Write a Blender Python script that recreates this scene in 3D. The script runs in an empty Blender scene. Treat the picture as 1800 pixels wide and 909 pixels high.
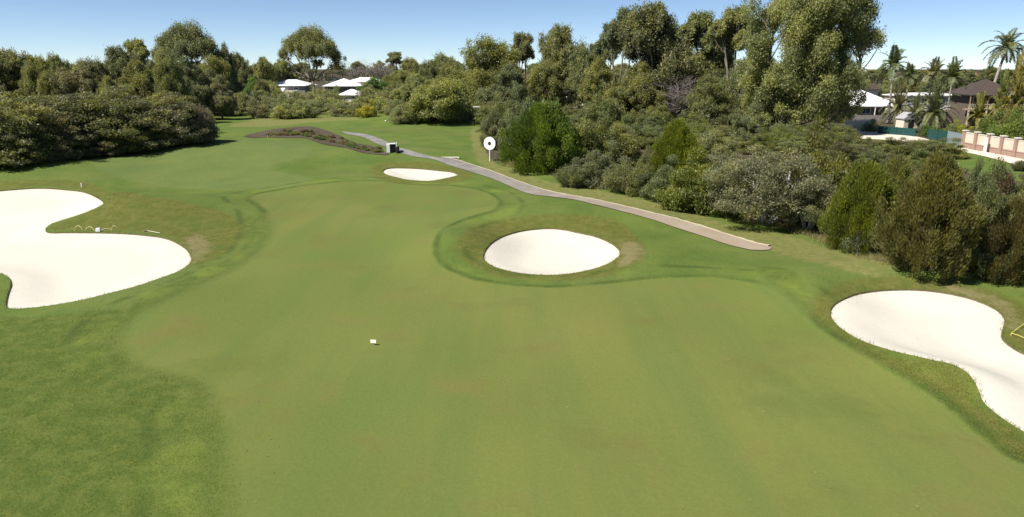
import bpy, math, random
import numpy as np
from mathutils import Vector, Matrix, geometry

SC = bpy.context.scene
COL = SC.collection
rad = math.radians

# ------------------------------------------------------------------ camera
PW, PH, F = 1800.0, 909.0, 1239.0          # photograph size, focal length in its pixels
CAMZ, PITCH = 10.0, rad(15.1)
CP, SP = math.cos(PITCH), math.sin(PITCH)
cam = bpy.data.cameras.new('camera'); co = bpy.data.objects.new('camera', cam); COL.objects.link(co)
cam.sensor_width = 36.0; cam.lens = 36.0 * F / PW; cam.clip_start = 0.1; cam.clip_end = 20000
co.location = (0, 0, CAMZ); co.rotation_euler = (math.pi / 2 - PITCH, 0, 0)
SC.camera = co


def ray(px, py):
    dx = (np.asarray(px, float) - PW / 2) / F
    dy = (PH / 2 - np.asarray(py, float)) / F
    return np.stack([dx, CP + dy * SP, -SP + dy * CP], -1)


def flat(px, py):
    d = ray(px, py); t = -CAMZ / d[2]
    return d[0] * t, d[1] * t


# ------------------------------------------------------------------ terrain
MOUNDS = []                                   # x, y, sx, sy, rot, height


def mound(px, py, sx, sy, h, rot=0):
    x, y = flat(px, py); MOUNDS.append((x, y, sx, sy, rad(rot), h * 1.3))


mound(330, 278, 17, 9, 1.5)                  # raised green on the left
mound(740, 217, 12, 8, 1.5)                   # far tee
mound(540, 236, 11, 4.5, 0.7)                  # bark bed
mound(255, 372, 5.0, 3.2, 0.95)               # tongue of the left bunker
mound(80, 315, 6.0, 3.6, 0.8)
mound(980, 388, 5.6, 2.2, 0.85)               # bank behind the middle bunker
mound(1125, 440, 2.2, 3.0, 0.35)
mound(800, 430, 2.0, 3.2, 0.62)
mound(1610, 492, 5.0, 1.6, 0.75)              # bank behind the right bunker
mound(1440, 530, 1.6, 2.4, 0.40)
mound(1670, 665, 1.4, 2.0, 0.42, 35)
mound(745, 286, 7.0, 2.8, 0.8)               # bank behind the far bunker
mound(250, 535, 4.0, 2.2, 0.25, 20)
mound(60, 700, 3.0, 4.0, 0.22)
mound(740, 245, 9.0, 4.0, 0.35)


def hgt(x, y):
    x = np.asarray(x, float); y = np.asarray(y, float)
    z = 0.05 * np.sin(x * 0.31 + 0.7) * np.sin(y * 0.23 + 1.1) + 0.03 * np.sin(x * 0.71 + y * 0.43) \
        + 0.02 * np.sin(x * 1.1 - y * 0.9 + 2.0)
    z = z + 0.10 * np.sin(x * 0.05) * np.sin(y * 0.06 + 0.4)
    for (mx, my, sx, sy, r, h) in MOUNDS:
        dx, dy = x - mx, y - my
        c, s = math.cos(r), math.sin(r)
        u, v = (dx * c + dy * s) / sx, (-dx * s + dy * c) / sy
        z = z + h * np.exp(-0.5 * (u * u + v * v))
    return z


TS = np.geomspace(8, 900, 2600)


def unproj(px, py):
    """Where the sight line of a photo pixel first meets the terrain."""
    d = ray(px, py)
    P = TS[:, None] * d[None, :]
    below = (CAMZ + P[:, 2]) < hgt(P[:, 0], P[:, 1])
    if not below.any():
        t = -CAMZ / min(d[2], -1e-3); p = d * t
        return Vector((p[0], p[1], float(hgt(p[0], p[1]))))
    i = int(np.argmax(below)); a, b = TS[max(i - 1, 0)], TS[i]
    for _ in range(24):
        m = 0.5 * (a + b)
        if CAMZ + m * d[2] < hgt(m * d[0], m * d[1]): b = m
        else: a = m
    p = d * b
    return Vector((p[0], p[1], float(hgt(p[0], p[1]))))


def unpoly(pts):
    return np.array([unproj(*p)[:2] for p in pts])


def catmull(pts, n, closed=True):
    P = np.array(pts, float); m = len(P); out = []
    segs = m if closed else m - 1
    for i in range(segs):
        if closed:
            a, b, c, d = P[(i - 1) % m], P[i], P[(i + 1) % m], P[(i + 2) % m]
        else:
            a, b, c, d = P[max(i - 1, 0)], P[i], P[i + 1], P[min(i + 2, m - 1)]
        for k in range(n):
            t = k / n
            out.append(0.5 * ((2 * b) + (c - a) * t + (2 * a - 5 * b + 4 * c - d) * t * t + (3 * b - a - 3 * c + d) * t ** 3))
    if not closed: out.append(P[-1])
    return np.array(out)


def sdf(poly, X, Y):
    """signed distance, positive inside"""
    P = np.asarray(poly); Q = np.roll(P, -1, 0)
    best = np.full(X.shape, 1e18); ins = np.zeros(X.shape, bool)
    for (ax, ay), (bx, by) in zip(P, Q):
        ex, ey = bx - ax, by - ay; L = ex * ex + ey * ey + 1e-12
        t = np.clip(((X - ax) * ex + (Y - ay) * ey) / L, 0, 1)
        dd = (X - ax - t * ex) ** 2 + (Y - ay - t * ey) ** 2
        best = np.minimum(best, dd)
        c = (ay > Y) != (by > Y)
        if abs(by - ay) > 1e-12:
            ins ^= c & (X < (bx - ax) * (Y - ay) / (by - ay) + ax)
    return np.where(ins, 1, -1) * np.sqrt(best)


# ------------------------------------------------------------------ object helpers
def setp(o, label=None, cat=None, group=None, kind=None):
    if label: o['label'] = label
    if cat: o['category'] = cat
    if group: o['group'] = group
    if kind: o['kind'] = kind
    return o


def empty(name, loc=(0, 0, 0), rz=0.0, label=None, cat=None, group=None):
    o = bpy.data.objects.new(name, None); COL.objects.link(o)
    o.location = loc; o.rotation_euler = (0, 0, rz); o.empty_display_size = 0.3
    return setp(o, label, cat, group)


def put(name, me, parent=None, mat=None, label=None):
    o = bpy.data.objects.new(name, me); COL.objects.link(o)
    if parent is not None: o.parent = parent
    if mat is not None and len(me.materials) == 0: me.materials.append(mat)
    if label: o['label'] = label
    return o


class MB:
    """collects shapes into one mesh"""
    def __init__(s): s.v = []; s.f = []; s.smooth = False

    def add(s, vs, fs):
        n = len(s.v); s.v += [tuple(v) for v in vs]; s.f += [tuple(i + n for i in f) for f in fs]; return s

    def box(s, c, d, rz=0.0, M=None):
        vs = []
        for z in (-.5, .5):
            for x, y in ((-.5, -.5), (.5, -.5), (.5, .5), (-.5, .5)):
                p = Vector((x * d[0], y * d[1], z * d[2]))
                if M is not None: p = M @ p
                if rz: p = Matrix.Rotation(rz, 3, 'Z') @ p
                vs.append(p + Vector(c))
        return s.add(vs, [(3, 2, 1, 0), (4, 5, 6, 7), (0, 1, 5, 4), (1, 2, 6, 5), (2, 3, 7, 6), (3, 0, 4, 7)])

    def tube(s, pts, r, sides=6, caps=True):
        pts = [Vector(p) for p in pts]; n = len(pts)
        rr = [r] * n if not hasattr(r, '__len__') else list(r)
        vs, fs = [], []
        for i, p in enumerate(pts):
            t = (pts[min(i + 1, n - 1)] - pts[max(i - 1, 0)])
            t = t.normalized() if t.length > 1e-9 else Vector((0, 0, 1))
            a = t.cross(Vector((0.31, 0.95, 0.0)) if abs(t.z) > .7 else Vector((0, 0, 1))).normalized(); b = t.cross(a)
            for k in range(sides):
                q = 2 * math.pi * k / sides
                vs.append(p + (a * math.cos(q) + b * math.sin(q)) * rr[i])
        for i in range(n - 1):
            for k in range(sides):
                k2 = (k + 1) % sides
                fs.append((i * sides + k, i * sides + k2, (i + 1) * sides + k2, (i + 1) * sides + k))
        if caps:
            fs.append(tuple(range(sides - 1, -1, -1))); fs.append(tuple((n - 1) * sides + k for k in range(sides)))
        return s.add(vs, fs)

    def prism(s, poly, z0, z1):
        n = len(poly)
        vs = [(x, y, z0) for x, y in poly] + [(x, y, z1) for x, y in poly]
        return s.add(vs, [tuple(range(n - 1, -1, -1)), tuple(range(n, 2 * n))] + [(i, (i + 1) % n, n + (i + 1) % n, n + i) for i in range(n)])

    def mesh(s, name, mat=None, smooth=False):
        me = bpy.data.meshes.new(name); me.from_pydata(s.v, [], s.f); me.validate(); me.update()
        if mat: me.materials.append(mat)
        if smooth: me.polygons.foreach_set('use_smooth', [True] * len(me.polygons))
        return me

    def obj(s, name, mat, parent=None, smooth=False, label=None, bevel=0.0):
        o = put(name, s.mesh(name, mat, smooth), parent, None, label)
        if bevel:
            m = o.modifiers.new('bevel', 'BEVEL'); m.width = bevel; m.segments = 2; m.limit_method = 'ANGLE'
        return o


# ------------------------------------------------------------------ materials
class NT:
    def __init__(s, name):
        s.m = bpy.data.materials.new(name); s.m.use_nodes = True
        s.t = s.m.node_tree; s.n = s.t.nodes; s.l = s.t.links
        s.n.clear(); s.out = s.n.new('ShaderNodeOutputMaterial')

    def new(s, typ, **kw):
        n = s.n.new(typ)
        for k, v in kw.items(): setattr(n, k, v)
        return n

    def link(s, a, b): s.l.new(a, b)

    def val(s, sock, v):
        if hasattr(v, 'is_linked') or hasattr(v, 'links'): s.l.new(v, sock)
        else: sock.default_value = v

    def noise(s, scale, detail=3.0, rough=0.55, vec=None, dist=0.0):
        n = s.new('ShaderNodeTexNoise'); n.inputs['Scale'].default_value = scale
        n.inputs['Detail'].default_value = detail; n.inputs['Roughness'].default_value = rough
        n.inputs['Distortion'].default_value = dist
        if vec is not None: s.link(vec, n.inputs['Vector'])
        return n.outputs['Fac']

    def math(s, op, a, b=0.0, c=None, clamp=False):
        n = s.new('ShaderNodeMath', operation=op, use_clamp=clamp)
        s.val(n.inputs[0], a); s.val(n.inputs[1], b)
        if c is not None: s.val(n.inputs[2], c)
        return n.outputs[0]

    def step(s, x, a, b, lo=0.0, hi=1.0):
        n = s.new('ShaderNodeMapRange', interpolation_type='SMOOTHSTEP')
        s.val(n.inputs['Value'], x); s.val(n.inputs['From Min'], a); s.val(n.inputs['From Max'], b)
        n.inputs['To Min'].default_value = lo; n.inputs['To Max'].default_value = hi
        return n.outputs['Result']

    def mix(s, f, a, b, mode='MIX'):
        n = s.new('ShaderNodeMix', data_type='RGBA', blend_type=mode)
        s.val(n.inputs['Factor'], f)
        for sock, v in ((n.inputs['A'], a), (n.inputs['B'], b)):
            if isinstance(v, (tuple, list)): sock.default_value = (v[0], v[1], v[2], 1)
            else: s.link(v, sock)
        return n.outputs['Result']

    def scale(s, col, f):
        n = s.new('ShaderNodeVectorMath', operation='SCALE')
        s.link(col, n.inputs[0]); s.val(n.inputs['Scale'], f); return n.outputs[0]

    def bsdf(s, col, rough=0.8, spec=0.3, normal=None, metal=0.0):
        b = s.new('ShaderNodeBsdfPrincipled')
        if isinstance(col, (tuple, list)): b.inputs['Base Color'].default_value = (col[0], col[1], col[2], 1)
        else: s.link(col, b.inputs['Base Color'])
        s.val(b.inputs['Roughness'], rough); b.inputs['Specular IOR Level'].default_value = spec
        b.inputs['Metallic'].default_value = metal
        if normal is not None: s.link(normal, b.inputs['Normal'])
        s.link(b.outputs[0], s.out.inputs['Surface']); return b

    def bump(s, h, strength=0.3, dist=0.05):
        n = s.new('ShaderNodeBump'); n.inputs['Strength'].default_value = strength
        n.inputs['Distance'].default_value = dist; s.link(h, n.inputs['Height']); return n.outputs[0]


def simple(name, col, var=0.12, scale=3.0, rough=0.75, spec=0.3, metal=0.0, bump=0.0, fine=30.0):
    t = NT(name)
    tc = t.new('ShaderNodeTexCoord').outputs['Object']
    n = t.noise(scale, 4, 0.6, tc); n2 = t.noise(fine, 3, 0.6, tc)
    f = t.math('ADD', t.math('MULTIPLY', n, 1.4), t.math('MULTIPLY', n2, 0.6))
    f = t.math('MULTIPLY_ADD', t.math('SUBTRACT', f, 1.0), var * 2, 1.0)
    c = t.new('ShaderNodeRGB'); c.outputs[0].default_value = (*col, 1)
    t.bsdf(t.scale(c.outputs[0], f), rough, spec, t.bump(n2, bump, 0.02) if bump else None, metal)
    return t.m


def leaf_material(name, trans=0.45, var=0.65, yellow=(1.25, 1.08, 0.55)):
    """colour comes from the object; each leaf and each clump varies round it"""
    t = NT(name)
    oi = t.new('ShaderNodeObjectInfo').outputs['Color']
    at = t.new('ShaderNodeAttribute', attribute_name='tint'); tint = at.outputs['Fac']
    at2 = t.new('ShaderNodeAttribute', attribute_name='clump'); cl = at2.outputs['Fac']
    f = t.math('MULTIPLY_ADD', t.math('SUBTRACT', tint, 0.5), var, 1.0)
    f = t.math('MULTIPLY', f, t.math('MULTIPLY_ADD', t.math('SUBTRACT', cl, 0.5), 0.40, 1.0))
    yl = t.mix(1.0, oi, yellow, 'MULTIPLY')
    c = t.mix(t.step(cl, 0.55, 1.0, 0, 0.45), oi, yl)
    dry = t.mix(t.step(tint, 0.93, 0.99, 0, 0.8), c, (0.20, 0.15, 0.085))
    c = t.scale(dry, f)
    b = t.new('ShaderNodeBsdfPrincipled'); t.link(c, b.inputs['Base Color'])
    b.inputs['Roughness'].default_value = 0.5; b.inputs['Specular IOR Level'].default_value = 0.42
    tr = t.new('ShaderNodeBsdfTranslucent'); t.link(t.mix(1.0, c, (1.55, 1.5, 0.8), 'MULTIPLY'), tr.inputs['Color'])
    m = t.new('ShaderNodeMixShader'); m.inputs[0].default_value = trans
    t.link(b.outputs[0], m.inputs[1]); t.link(tr.outputs[0], m.inputs[2]); t.link(m.outputs[0], t.out.inputs['Surface'])
    return t.m


M = {}
M['leaf'] = leaf_material('foliage')
M['palm'] = leaf_material('palm_fronds', 0.25, 0.8)
M['bark'] = simple('gum_bark', (0.22, 0.19, 0.155), 0.45, 1.2, 0.9, 0.15, bump=0.4, fine=6)
M['bark_dark'] = simple('dark_bark', (0.085, 0.07, 0.055), 0.4, 2, 0.9, 0.15, bump=0.4, fine=8)
M['bark_pale'] = simple('pale_bark', (0.40, 0.37, 0.33), 0.35, 2, 0.9, 0.15, bump=0.4, fine=8)
M['twig'] = simple('dead_wood', (0.20, 0.175, 0.155), 0.35, 2, 0.9, 0.15, fine=8)
M['palm_trunk'] = simple('palm_trunk', (0.30, 0.265, 0.22), 0.3, 4, 0.9, 0.15, bump=0.4, fine=10)
M['white_metal'] = simple('white_roof_sheet', (0.80, 0.79, 0.77), 0.08, 0.6, 0.45, 0.4)
M['white_paint'] = simple('white_paint', (0.80, 0.80, 0.77), 0.06, 3, 0.5, 0.4)
M['cream_paint'] = simple('cream_paint', (0.72, 0.70, 0.56), 0.08, 3, 0.5, 0.4)
M['render_wall'] = simple('rendered_wall', (0.58, 0.54, 0.46), 0.1, 1.2, 0.85, 0.2)
M['cream_wall'] = simple('cream_wall', (0.62, 0.57, 0.45), 0.1, 1.2, 0.85, 0.2)
M['grey_wall'] = simple('grey_wall', (0.22, 0.20, 0.19), 0.15, 1.2, 0.85, 0.2)
M['brown_wall'] = simple('dark_brown_wall', (0.13, 0.10, 0.08), 0.15, 1.2, 0.85, 0.2)
M['red_tile'] = simple('dull_red_tiles', (0.22, 0.085, 0.06), 0.3, 1.5, 0.8, 0.25, fine=8)
M['orange_tile'] = simple('terracotta_tiles', (0.46, 0.20, 0.10), 0.25, 1.5, 0.8, 0.25, fine=8)
M['brown_tile'] = simple('brown_tiles', (0.060, 0.044, 0.037), 0.3, 1.5, 0.8, 0.25, fine=8)
M['grey_tile'] = simple('grey_roofing', (0.30, 0.30, 0.31), 0.2, 1.5, 0.7, 0.3, fine=8)
M['dark'] = simple('dark_opening', (0.018, 0.018, 0.02), 0.2, 2, 0.5, 0.4)
M['black'] = simple('black_paint', (0.02, 0.02, 0.022), 0.2, 2, 0.5, 0.4)
M['glass'] = simple('window_glass', (0.05, 0.07, 0.10), 0.1, 2, 0.08, 0.6)
M['blue_glass'] = simple('blue_tinted_glass', (0.10, 0.16, 0.33), 0.1, 2, 0.12, 0.6)
M['teal'] = simple('teal_fence_sheet', (0.012, 0.058, 0.052), 0.2, 2, 0.5, 0.4)
M['grey_sheet'] = simple('grey_blue_fence_sheet', (0.20, 0.25, 0.27), 0.2, 2, 0.5, 0.4)
M['wood'] = simple('weathered_wood', (0.30, 0.22, 0.16), 0.3, 3, 0.8, 0.2, fine=14)
M['yellow'] = simple('yellow_plastic', (0.62, 0.55, 0.14), 0.1, 3, 0.5, 0.4)
M['pale_yellow'] = simple('pale_yellow_cane', (0.60, 0.55, 0.30), 0.15, 3, 0.6, 0.3)
M['tan_pole'] = simple('tan_pole', (0.50, 0.44, 0.33), 0.15, 3, 0.8, 0.2)


def brick_mat():
    t = NT('red_brick'); tc = t.new('ShaderNodeTexCoord').outputs['Object']
    mp = t.new('ShaderNodeMapping'); mp.inputs['Rotation'].default_value = (math.pi / 2, 0, 0); t.link(tc, mp.inputs['Vector'])
    b = t.new('ShaderNodeTexBrick'); t.link(mp.outputs[0], b.inputs['Vector'])
    b.inputs['Color1'].default_value = (0.23, 0.135, 0.105, 1); b.inputs['Color2'].default_value = (0.31, 0.19, 0.145, 1)
    b.inputs['Mortar'].default_value = (0.42, 0.36, 0.30, 1); b.inputs['Scale'].default_value = 4.0
    b.inputs['Mortar Size'].default_value = 0.02
    t.bsdf(b.outputs['Color'], 0.85, 0.2); return t.m


M['brick'] = brick_mat()


def sand_mat():
    t = NT('bunker_sand'); tc = t.new('ShaderNodeNewGeometry').outputs['Position']
    n = t.noise(0.35, 4, 0.6, tc); n2 = t.noise(9, 4, 0.7, tc)
    n3 = t.noise(2.4, 3, 0.6, tc)
    c = t.mix(n, (0.480, 0.445, 0.372), (0.510, 0.485, 0.422))
    c = t.scale(c, t.math('MULTIPLY_ADD', t.math('ADD', n2, n3), 0.10, 0.90))
    h = t.math('ADD', t.math('MULTIPLY', n2, 0.6), t.math('MULTIPLY', n3, 1.4))
    t.bsdf(c, 0.9, 0.15, t.bump(h, 0.2, 0.05)); return t.m


M['sand'] = sand_mat()


def path_mat():
    t = NT('path_surface'); tc = t.new('ShaderNodeNewGeometry').outputs['Position']
    at = t.new('ShaderNodeAttribute', attribute_name='along').outputs['Fac']
    n = t.noise(0.6, 4, 0.6, tc); n2 = t.noise(14, 4, 0.7, tc)
    c = t.mix(t.step(at, 0.35, 0.95), (0.155, 0.150, 0.145), (0.265, 0.205, 0.145))
    c = t.mix(t.step(t.math('ADD', n, t.math('MULTIPLY', n2, 0.3)), 0.5, 0.85, 0, 0.5), c, (0.30, 0.27, 0.22))
    c = t.scale(c, t.math('MULTIPLY_ADD', n2, 0.5, 0.75))
    t.bsdf(c, 0.9, 0.2, t.bump(n2, 0.3, 0.02)); return t.m


M['path'] = path_mat()
M['edging'] = simple('pale_edging', (0.40, 0.35, 0.24), 0.3, 0.8, 0.9, 0.15, fine=6)
M['driveway'] = simple('pale_gravel', (0.56, 0.49, 0.40), 0.2, 0.8, 0.95, 0.1, bump=0.3, fine=6)
M['bark_mulch'] = simple('bark_mulch', (0.070, 0.056, 0.040), 0.5, 0.7, 0.95, 0.1, bump=0.5, fine=5)
M['soil'] = simple('bunker_lip_turf', (0.13, 0.105, 0.055), 0.5, 2.0, 0.95, 0.1, bump=0.5, fine=12)


def ground_mat():
    t = NT('turf')
    P = t.new('ShaderNodeNewGeometry').outputs['Position']
    A = t.new('ShaderNodeAttribute', attribute_name='zone_a'); sa = t.new('ShaderNodeSeparateColor'); t.link(A.outputs['Color'], sa.inputs[0])
    B = t.new('ShaderNodeAttribute', attribute_name='zone_b'); sb = t.new('ShaderNodeSeparateColor'); t.link(B.outputs['Color'], sb.inputs[0])
    fsd = t.new('ShaderNodeAttribute', attribute_name='fair_dist').outputs['Fac']
    gre, dry, tan = sa.outputs[0], sa.outputs[1], sa.outputs[2]
    lit, yel, dark = sb.outputs[0], sb.outputs[1], sb.outputs[2]
    big = t.noise(0.055, 3, 0.5, P); mid = t.noise(0.32, 4, 0.6, P); sm = t.noise(1.7, 4, 0.65, P)
    fine = t.noise(9, 5, 0.7, P); vfine = t.noise(45, 4, 0.7, P)
    # streaky mowing marks that follow the length of the hole
    mp = t.new('ShaderNodeMapping'); mp.inputs['Rotation'].default_value = (0, 0, rad(14)); mp.inputs['Scale'].default_value = (1.0, 0.10, 1.0)
    t.link(P, mp.inputs['Vector']); streak = t.noise(0.45, 4, 0.6, mp.outputs[0])

    def wob(mask, amt=0.55, lo=0.38, hi=0.62):
        x = t.math('ADD', mask, t.math('MULTIPLY', t.math('SUBTRACT', t.math('ADD', t.math('MULTIPLY', sm, .6), t.math('MULTIPLY', mid, .4)), 0.5), amt))
        return t.step(x, lo, hi)
    rough = t.mix(t.step(mid, 0.3, 0.7), (0.088, 0.140, 0.026), (0.128, 0.172, 0.034))
    rough = t.mix(t.step(sm, 0.52, 0.75, 0, 0.55), rough, (0.140, 0.165, 0.034))
    rough = t.mix(t.step(t.noise(0.9, 5, 0.7, P), 0.56, 0.72, 0, 0.4), rough, (0.070, 0.112, 0.022))
    rough = t.mix(t.step(t.noise(0.085, 4, 0.6, P), 0.46, 0.64, 0, 0.6), rough, (0.142, 0.166, 0.046))
    fair = t.mix(t.step(big, 0.35, 0.65), (0.132, 0.166, 0.036), (0.165, 0.182, 0.044))
    fair = t.mix(t.step(streak, 0.42, 0.66, 0, 0.6), fair, (0.118, 0.160, 0.038))
    fair = t.mix(t.step(mid, 0.50, 0.72, 0, 0.75), fair, (0.168, 0.158, 0.046))
    fair = t.mix(t.step(t.noise(0.16, 4, 0.65, P), 0.52, 0.68, 0, 0.55), fair, (0.112, 0.150, 0.032))
    green = t.mix(t.step(mid, 0.3, 0.7), (0.118, 0.165, 0.044), (0.142, 0.180, 0.048))
    dryc = t.mix(t.step(sm, 0.35, 0.68), (0.105, 0.122, 0.022), (0.150, 0.150, 0.036))
    dryc = t.mix(t.step(mid, 0.5, 0.75, 0, 0.7), dryc, (0.088, 0.128, 0.024))
    tanc = t.mix(sm, (0.165, 0.150, 0.055), (0.235, 0.205, 0.095))
    yelc = t.mix(t.step(sm, 0.35, 0.65), (0.145, 0.165, 0.042), (0.205, 0.195, 0.068))
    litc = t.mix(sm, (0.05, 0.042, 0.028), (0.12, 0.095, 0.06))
    darkc = t.mix(t.step(sm, 0.4, 0.62), (0.084, 0.122, 0.022), (0.118, 0.148, 0.030))
    c = t.mix(wob(dark, .4), rough, darkc)
    c = t.mix(wob(dry, .7, .3, .7), c, dryc)
    c = t.mix(wob(yel, .8, .3, .7), c, yelc)
    c = t.mix(wob(tan, 1.0, .35, .7), c, tanc)
    c = t.mix(wob(gre, .5, .2, .8), c, green)
    # fairway edge, shading of the longer grass just outside painted in as dark
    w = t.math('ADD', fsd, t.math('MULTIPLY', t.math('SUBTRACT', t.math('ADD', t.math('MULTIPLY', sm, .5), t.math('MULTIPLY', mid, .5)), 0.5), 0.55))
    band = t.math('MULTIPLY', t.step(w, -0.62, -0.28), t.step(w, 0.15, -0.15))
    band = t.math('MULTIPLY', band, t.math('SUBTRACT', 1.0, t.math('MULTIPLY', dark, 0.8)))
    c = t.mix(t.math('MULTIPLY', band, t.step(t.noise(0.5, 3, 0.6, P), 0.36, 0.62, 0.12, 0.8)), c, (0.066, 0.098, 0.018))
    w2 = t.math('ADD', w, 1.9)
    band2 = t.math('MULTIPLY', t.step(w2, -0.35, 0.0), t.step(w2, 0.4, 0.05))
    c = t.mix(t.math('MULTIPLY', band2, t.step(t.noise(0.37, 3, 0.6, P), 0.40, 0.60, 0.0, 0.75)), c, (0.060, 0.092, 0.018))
    lime = t.math('MULTIPLY', t.step(w, -2.6, -1.2), t.step(w, -0.3, -0.8))
    c = t.mix(t.math('MULTIPLY', lime, t.step(t.noise(0.21, 3, 0.6, P), 0.48, 0.66, 0.0, 0.7)), c, (0.170, 0.215, 0.036))
    fm = t.step(w, t.math('MULTIPLY_ADD', dark, -1.1, -0.22), t.math('MULTIPLY_ADD', dark, 0.5, 0.22))
    c = t.mix(fm, c, fair)
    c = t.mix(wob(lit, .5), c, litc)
    # scuffs, clover and dry flecks
    fl = t.math('MULTIPLY', t.step(fine, 0.60, 0.74), t.math('SUBTRACT', 1.0, t.math('MULTIPLY', fm, 0.8)))
    c = t.mix(t.math('MULTIPLY', fl, 0.3), c, (0.20, 0.20, 0.075))
    fl2 = t.math('MULTIPLY', t.step(t.noise(5.3, 5, 0.75, P), 0.60, 0.72), t.math('SUBTRACT', 1.0, t.math('MULTIPLY', fm, 0.85)))
    c = t.mix(t.math('MULTIPLY', fl2, 0.6), c, (0.050, 0.080, 0.018))
    g = t.math('ADD', t.math('MULTIPLY', fine, 0.55), t.math('MULTIPLY', vfine, 0.45))
    amp = t.math('SUBTRACT', 1.3, t.math('MULTIPLY', fm, 0.65))
    c = t.scale(c, t.math('MULTIPLY', 0.79, t.math('MULTIPLY_ADD', t.math('SUBTRACT', g, 0.5), amp, 1.0)))
    hh = t.math('ADD', t.math('MULTIPLY', fine, 0.6), t.math('ADD', t.math('MULTIPLY', sm, 0.9), t.math('MULTIPLY', vfine, 0.25)))
    hh = t.math('MULTIPLY', hh, t.math('SUBTRACT', 1.0, t.math('MULTIPLY', fm, 0.75)))
    t.bsdf(c, 0.9, 0.12, t.bump(hh, 0.55, 0.12)); return t.m


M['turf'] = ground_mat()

# ------------------------------------------------------------------ traced outlines on the ground
B_LEFT = [(-30, 338), (43, 331.5), (80, 330.6), (114, 333), (146, 337), (169, 346), (182, 356), (171.6, 364), (143, 376), (111.6, 386), (89, 394), (80, 403),
          (87, 408), (114, 408), (143, 408), (200, 409), (243, 411.6), (286, 417), (312, 427), (329, 439), (336, 451.6), (333, 463), (314.6, 476), (286, 487),
          (243, 501.7), (200, 513), (143, 527), (86, 537), (43, 541.7), (17, 541.7), (10, 536), (13, 517), (18.6, 500), (16, 489), (7, 482.5), (-8, 479), (-60, 474),
          (-140, 455), (-190, 420), (-190, 380), (-120, 350)]
B_MID = [(849.6, 450), (855, 436), (868, 423), (888, 413), (919, 405), (955, 401), (985.6, 402), (1016, 408), (1047, 415), (1072.5, 425.6), (1086.5, 436), (1089.6, 445),
         (1085, 452.5), (1065, 465), (1037, 474), (1006, 480), (973, 483), (934.5, 482), (904, 478), (873, 470), (855, 460)]
B_FAR = [(673, 302), (677.5, 297), (690.5, 295), (712, 295), (741, 296.5), (770, 299.5), (793, 302), (805, 307), (797, 310), (784, 313), (763, 317), (748, 318),
         (729.5, 317), (712, 315), (695, 311), (680, 307)]
B_RIGHT = [(1460, 546), (1470, 532), (1499, 518), (1534, 511), (1576, 508), (1625, 509), (1675, 516), (1717, 527), (1752, 543), (1766, 558.6), (1764, 572.7), (1761, 585),
           (1764, 595.6), (1778.5, 608), (1800, 620), (1850, 640), (1910, 680), (1950, 740), (1950, 800), (1900, 820), (1850, 797), (1800, 759), (1780, 747), (1752, 727.6),
           (1729, 706.5), (1720, 685), (1711.6, 668), (1696, 652), (1671, 639.6), (1639, 632.5), (1608, 625.5), (1576, 618), (1541, 608), (1505.6, 594), (1477.5, 576), (1463, 560)]
BUNK = [unpoly(catmull(b, 6)) for b in (B_LEFT, B_MID, B_FAR, B_RIGHT)]


def U(pts, n=4): return unpoly(catmull(pts, n))


FAIR = U([(385, 1150), (398, 860), (395, 780), (380, 705), (345, 668), (290, 655), (240, 640), (215, 600), (235, 560), (330, 512), (420, 470), (465, 435), (478, 400),
          (466, 368), (440, 348), (480, 336), (560, 324), (640, 318), (720, 325), (800, 328), (850, 338), (873, 352), (866, 368), (820, 382), (775, 402), (758, 430),
          (768, 462), (805, 484), (870, 499), (960, 506), (1060, 500), (1150, 490), (1250, 488), (1330, 500), (1370, 515), (1410, 552), (1470, 600), (1540, 640),
          (1600, 672), (1650, 704), (1700, 748), (1760, 800), (1850, 850), (2000, 1000), (2000, 1300), (1200, 1500), (600, 1400)])
Z_GREEN = [U([(165, 290), (215, 270), (330, 254), (450, 246), (530, 251), (548, 262), (535, 277), (488, 288), (475, 300), (545, 312), (520, 330), (430, 333), (300, 330), (210, 312)])]
Z_DRY = [U([(84, 402), (112, 389), (180, 362), (200, 338), (260, 345), (360, 362), (420, 385), (432, 410), (405, 440), (350, 466), (337, 462), (337, 448), (325, 432), (290, 415), (243, 408), (143, 404)]),
         U([(-100, 315), (0, 318), (140, 318), (195, 342), (185, 356), (146, 334), (80, 327), (0, 334), (-100, 345)]),
         U([(800, 430), (830, 400), (900, 382), (1000, 376), (1080, 386), (1122, 420), (1135, 448), (1100, 474), (1040, 488), (960, 494), (880, 486), (825, 465)]),
         U([(652, 300), (680, 285), (760, 287), (820, 300), (830, 311), (790, 322), (740, 328), (680, 320)]),
         U([(1425, 545), (1450, 510), (1540, 486), (1640, 492), (1740, 512), (1800, 535), (1900, 580), (1900, 660), (1780, 612), (1700, 700), (1640, 640), (1470, 585)]),
         U([(1465, 580), (1560, 622), (1650, 642), (1705, 672), (1720, 705), (1800, 768), (1900, 830), (1800, 815), (1700, 742), (1640, 696), (1560, 645), (1500, 612)])]
Z_YEL = [U([(855, 288), (900, 296), (960, 318), (1010, 327), (1100, 345), (1200, 368), (1250, 385), (1300, 400), (1380, 412), (1470, 440), (1570, 466), (1540, 486), (1450, 466), (1370, 446), (1300, 420), (1200, 385), (1050, 354), (940, 330), (860, 304)]),
         U([(400, 222), (470, 208), (560, 205), (640, 210), (560, 214), (480, 222)]),
         U([(830, 225), (880, 240), (870, 290), (838, 280)])]
Z_TAN = [U([(1092, 428), (1118, 425), (1130, 445), (1112, 462), (1086, 468), (1092, 448)]),
         U([(322, 425), (350, 412), (368, 432), (350, 455), (338, 462), (338, 445)]),
         U([(1600, 498), (1700, 508), (1775, 535), (1790, 575), (1768, 575), (1752, 541), (1680, 514)])]
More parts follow.
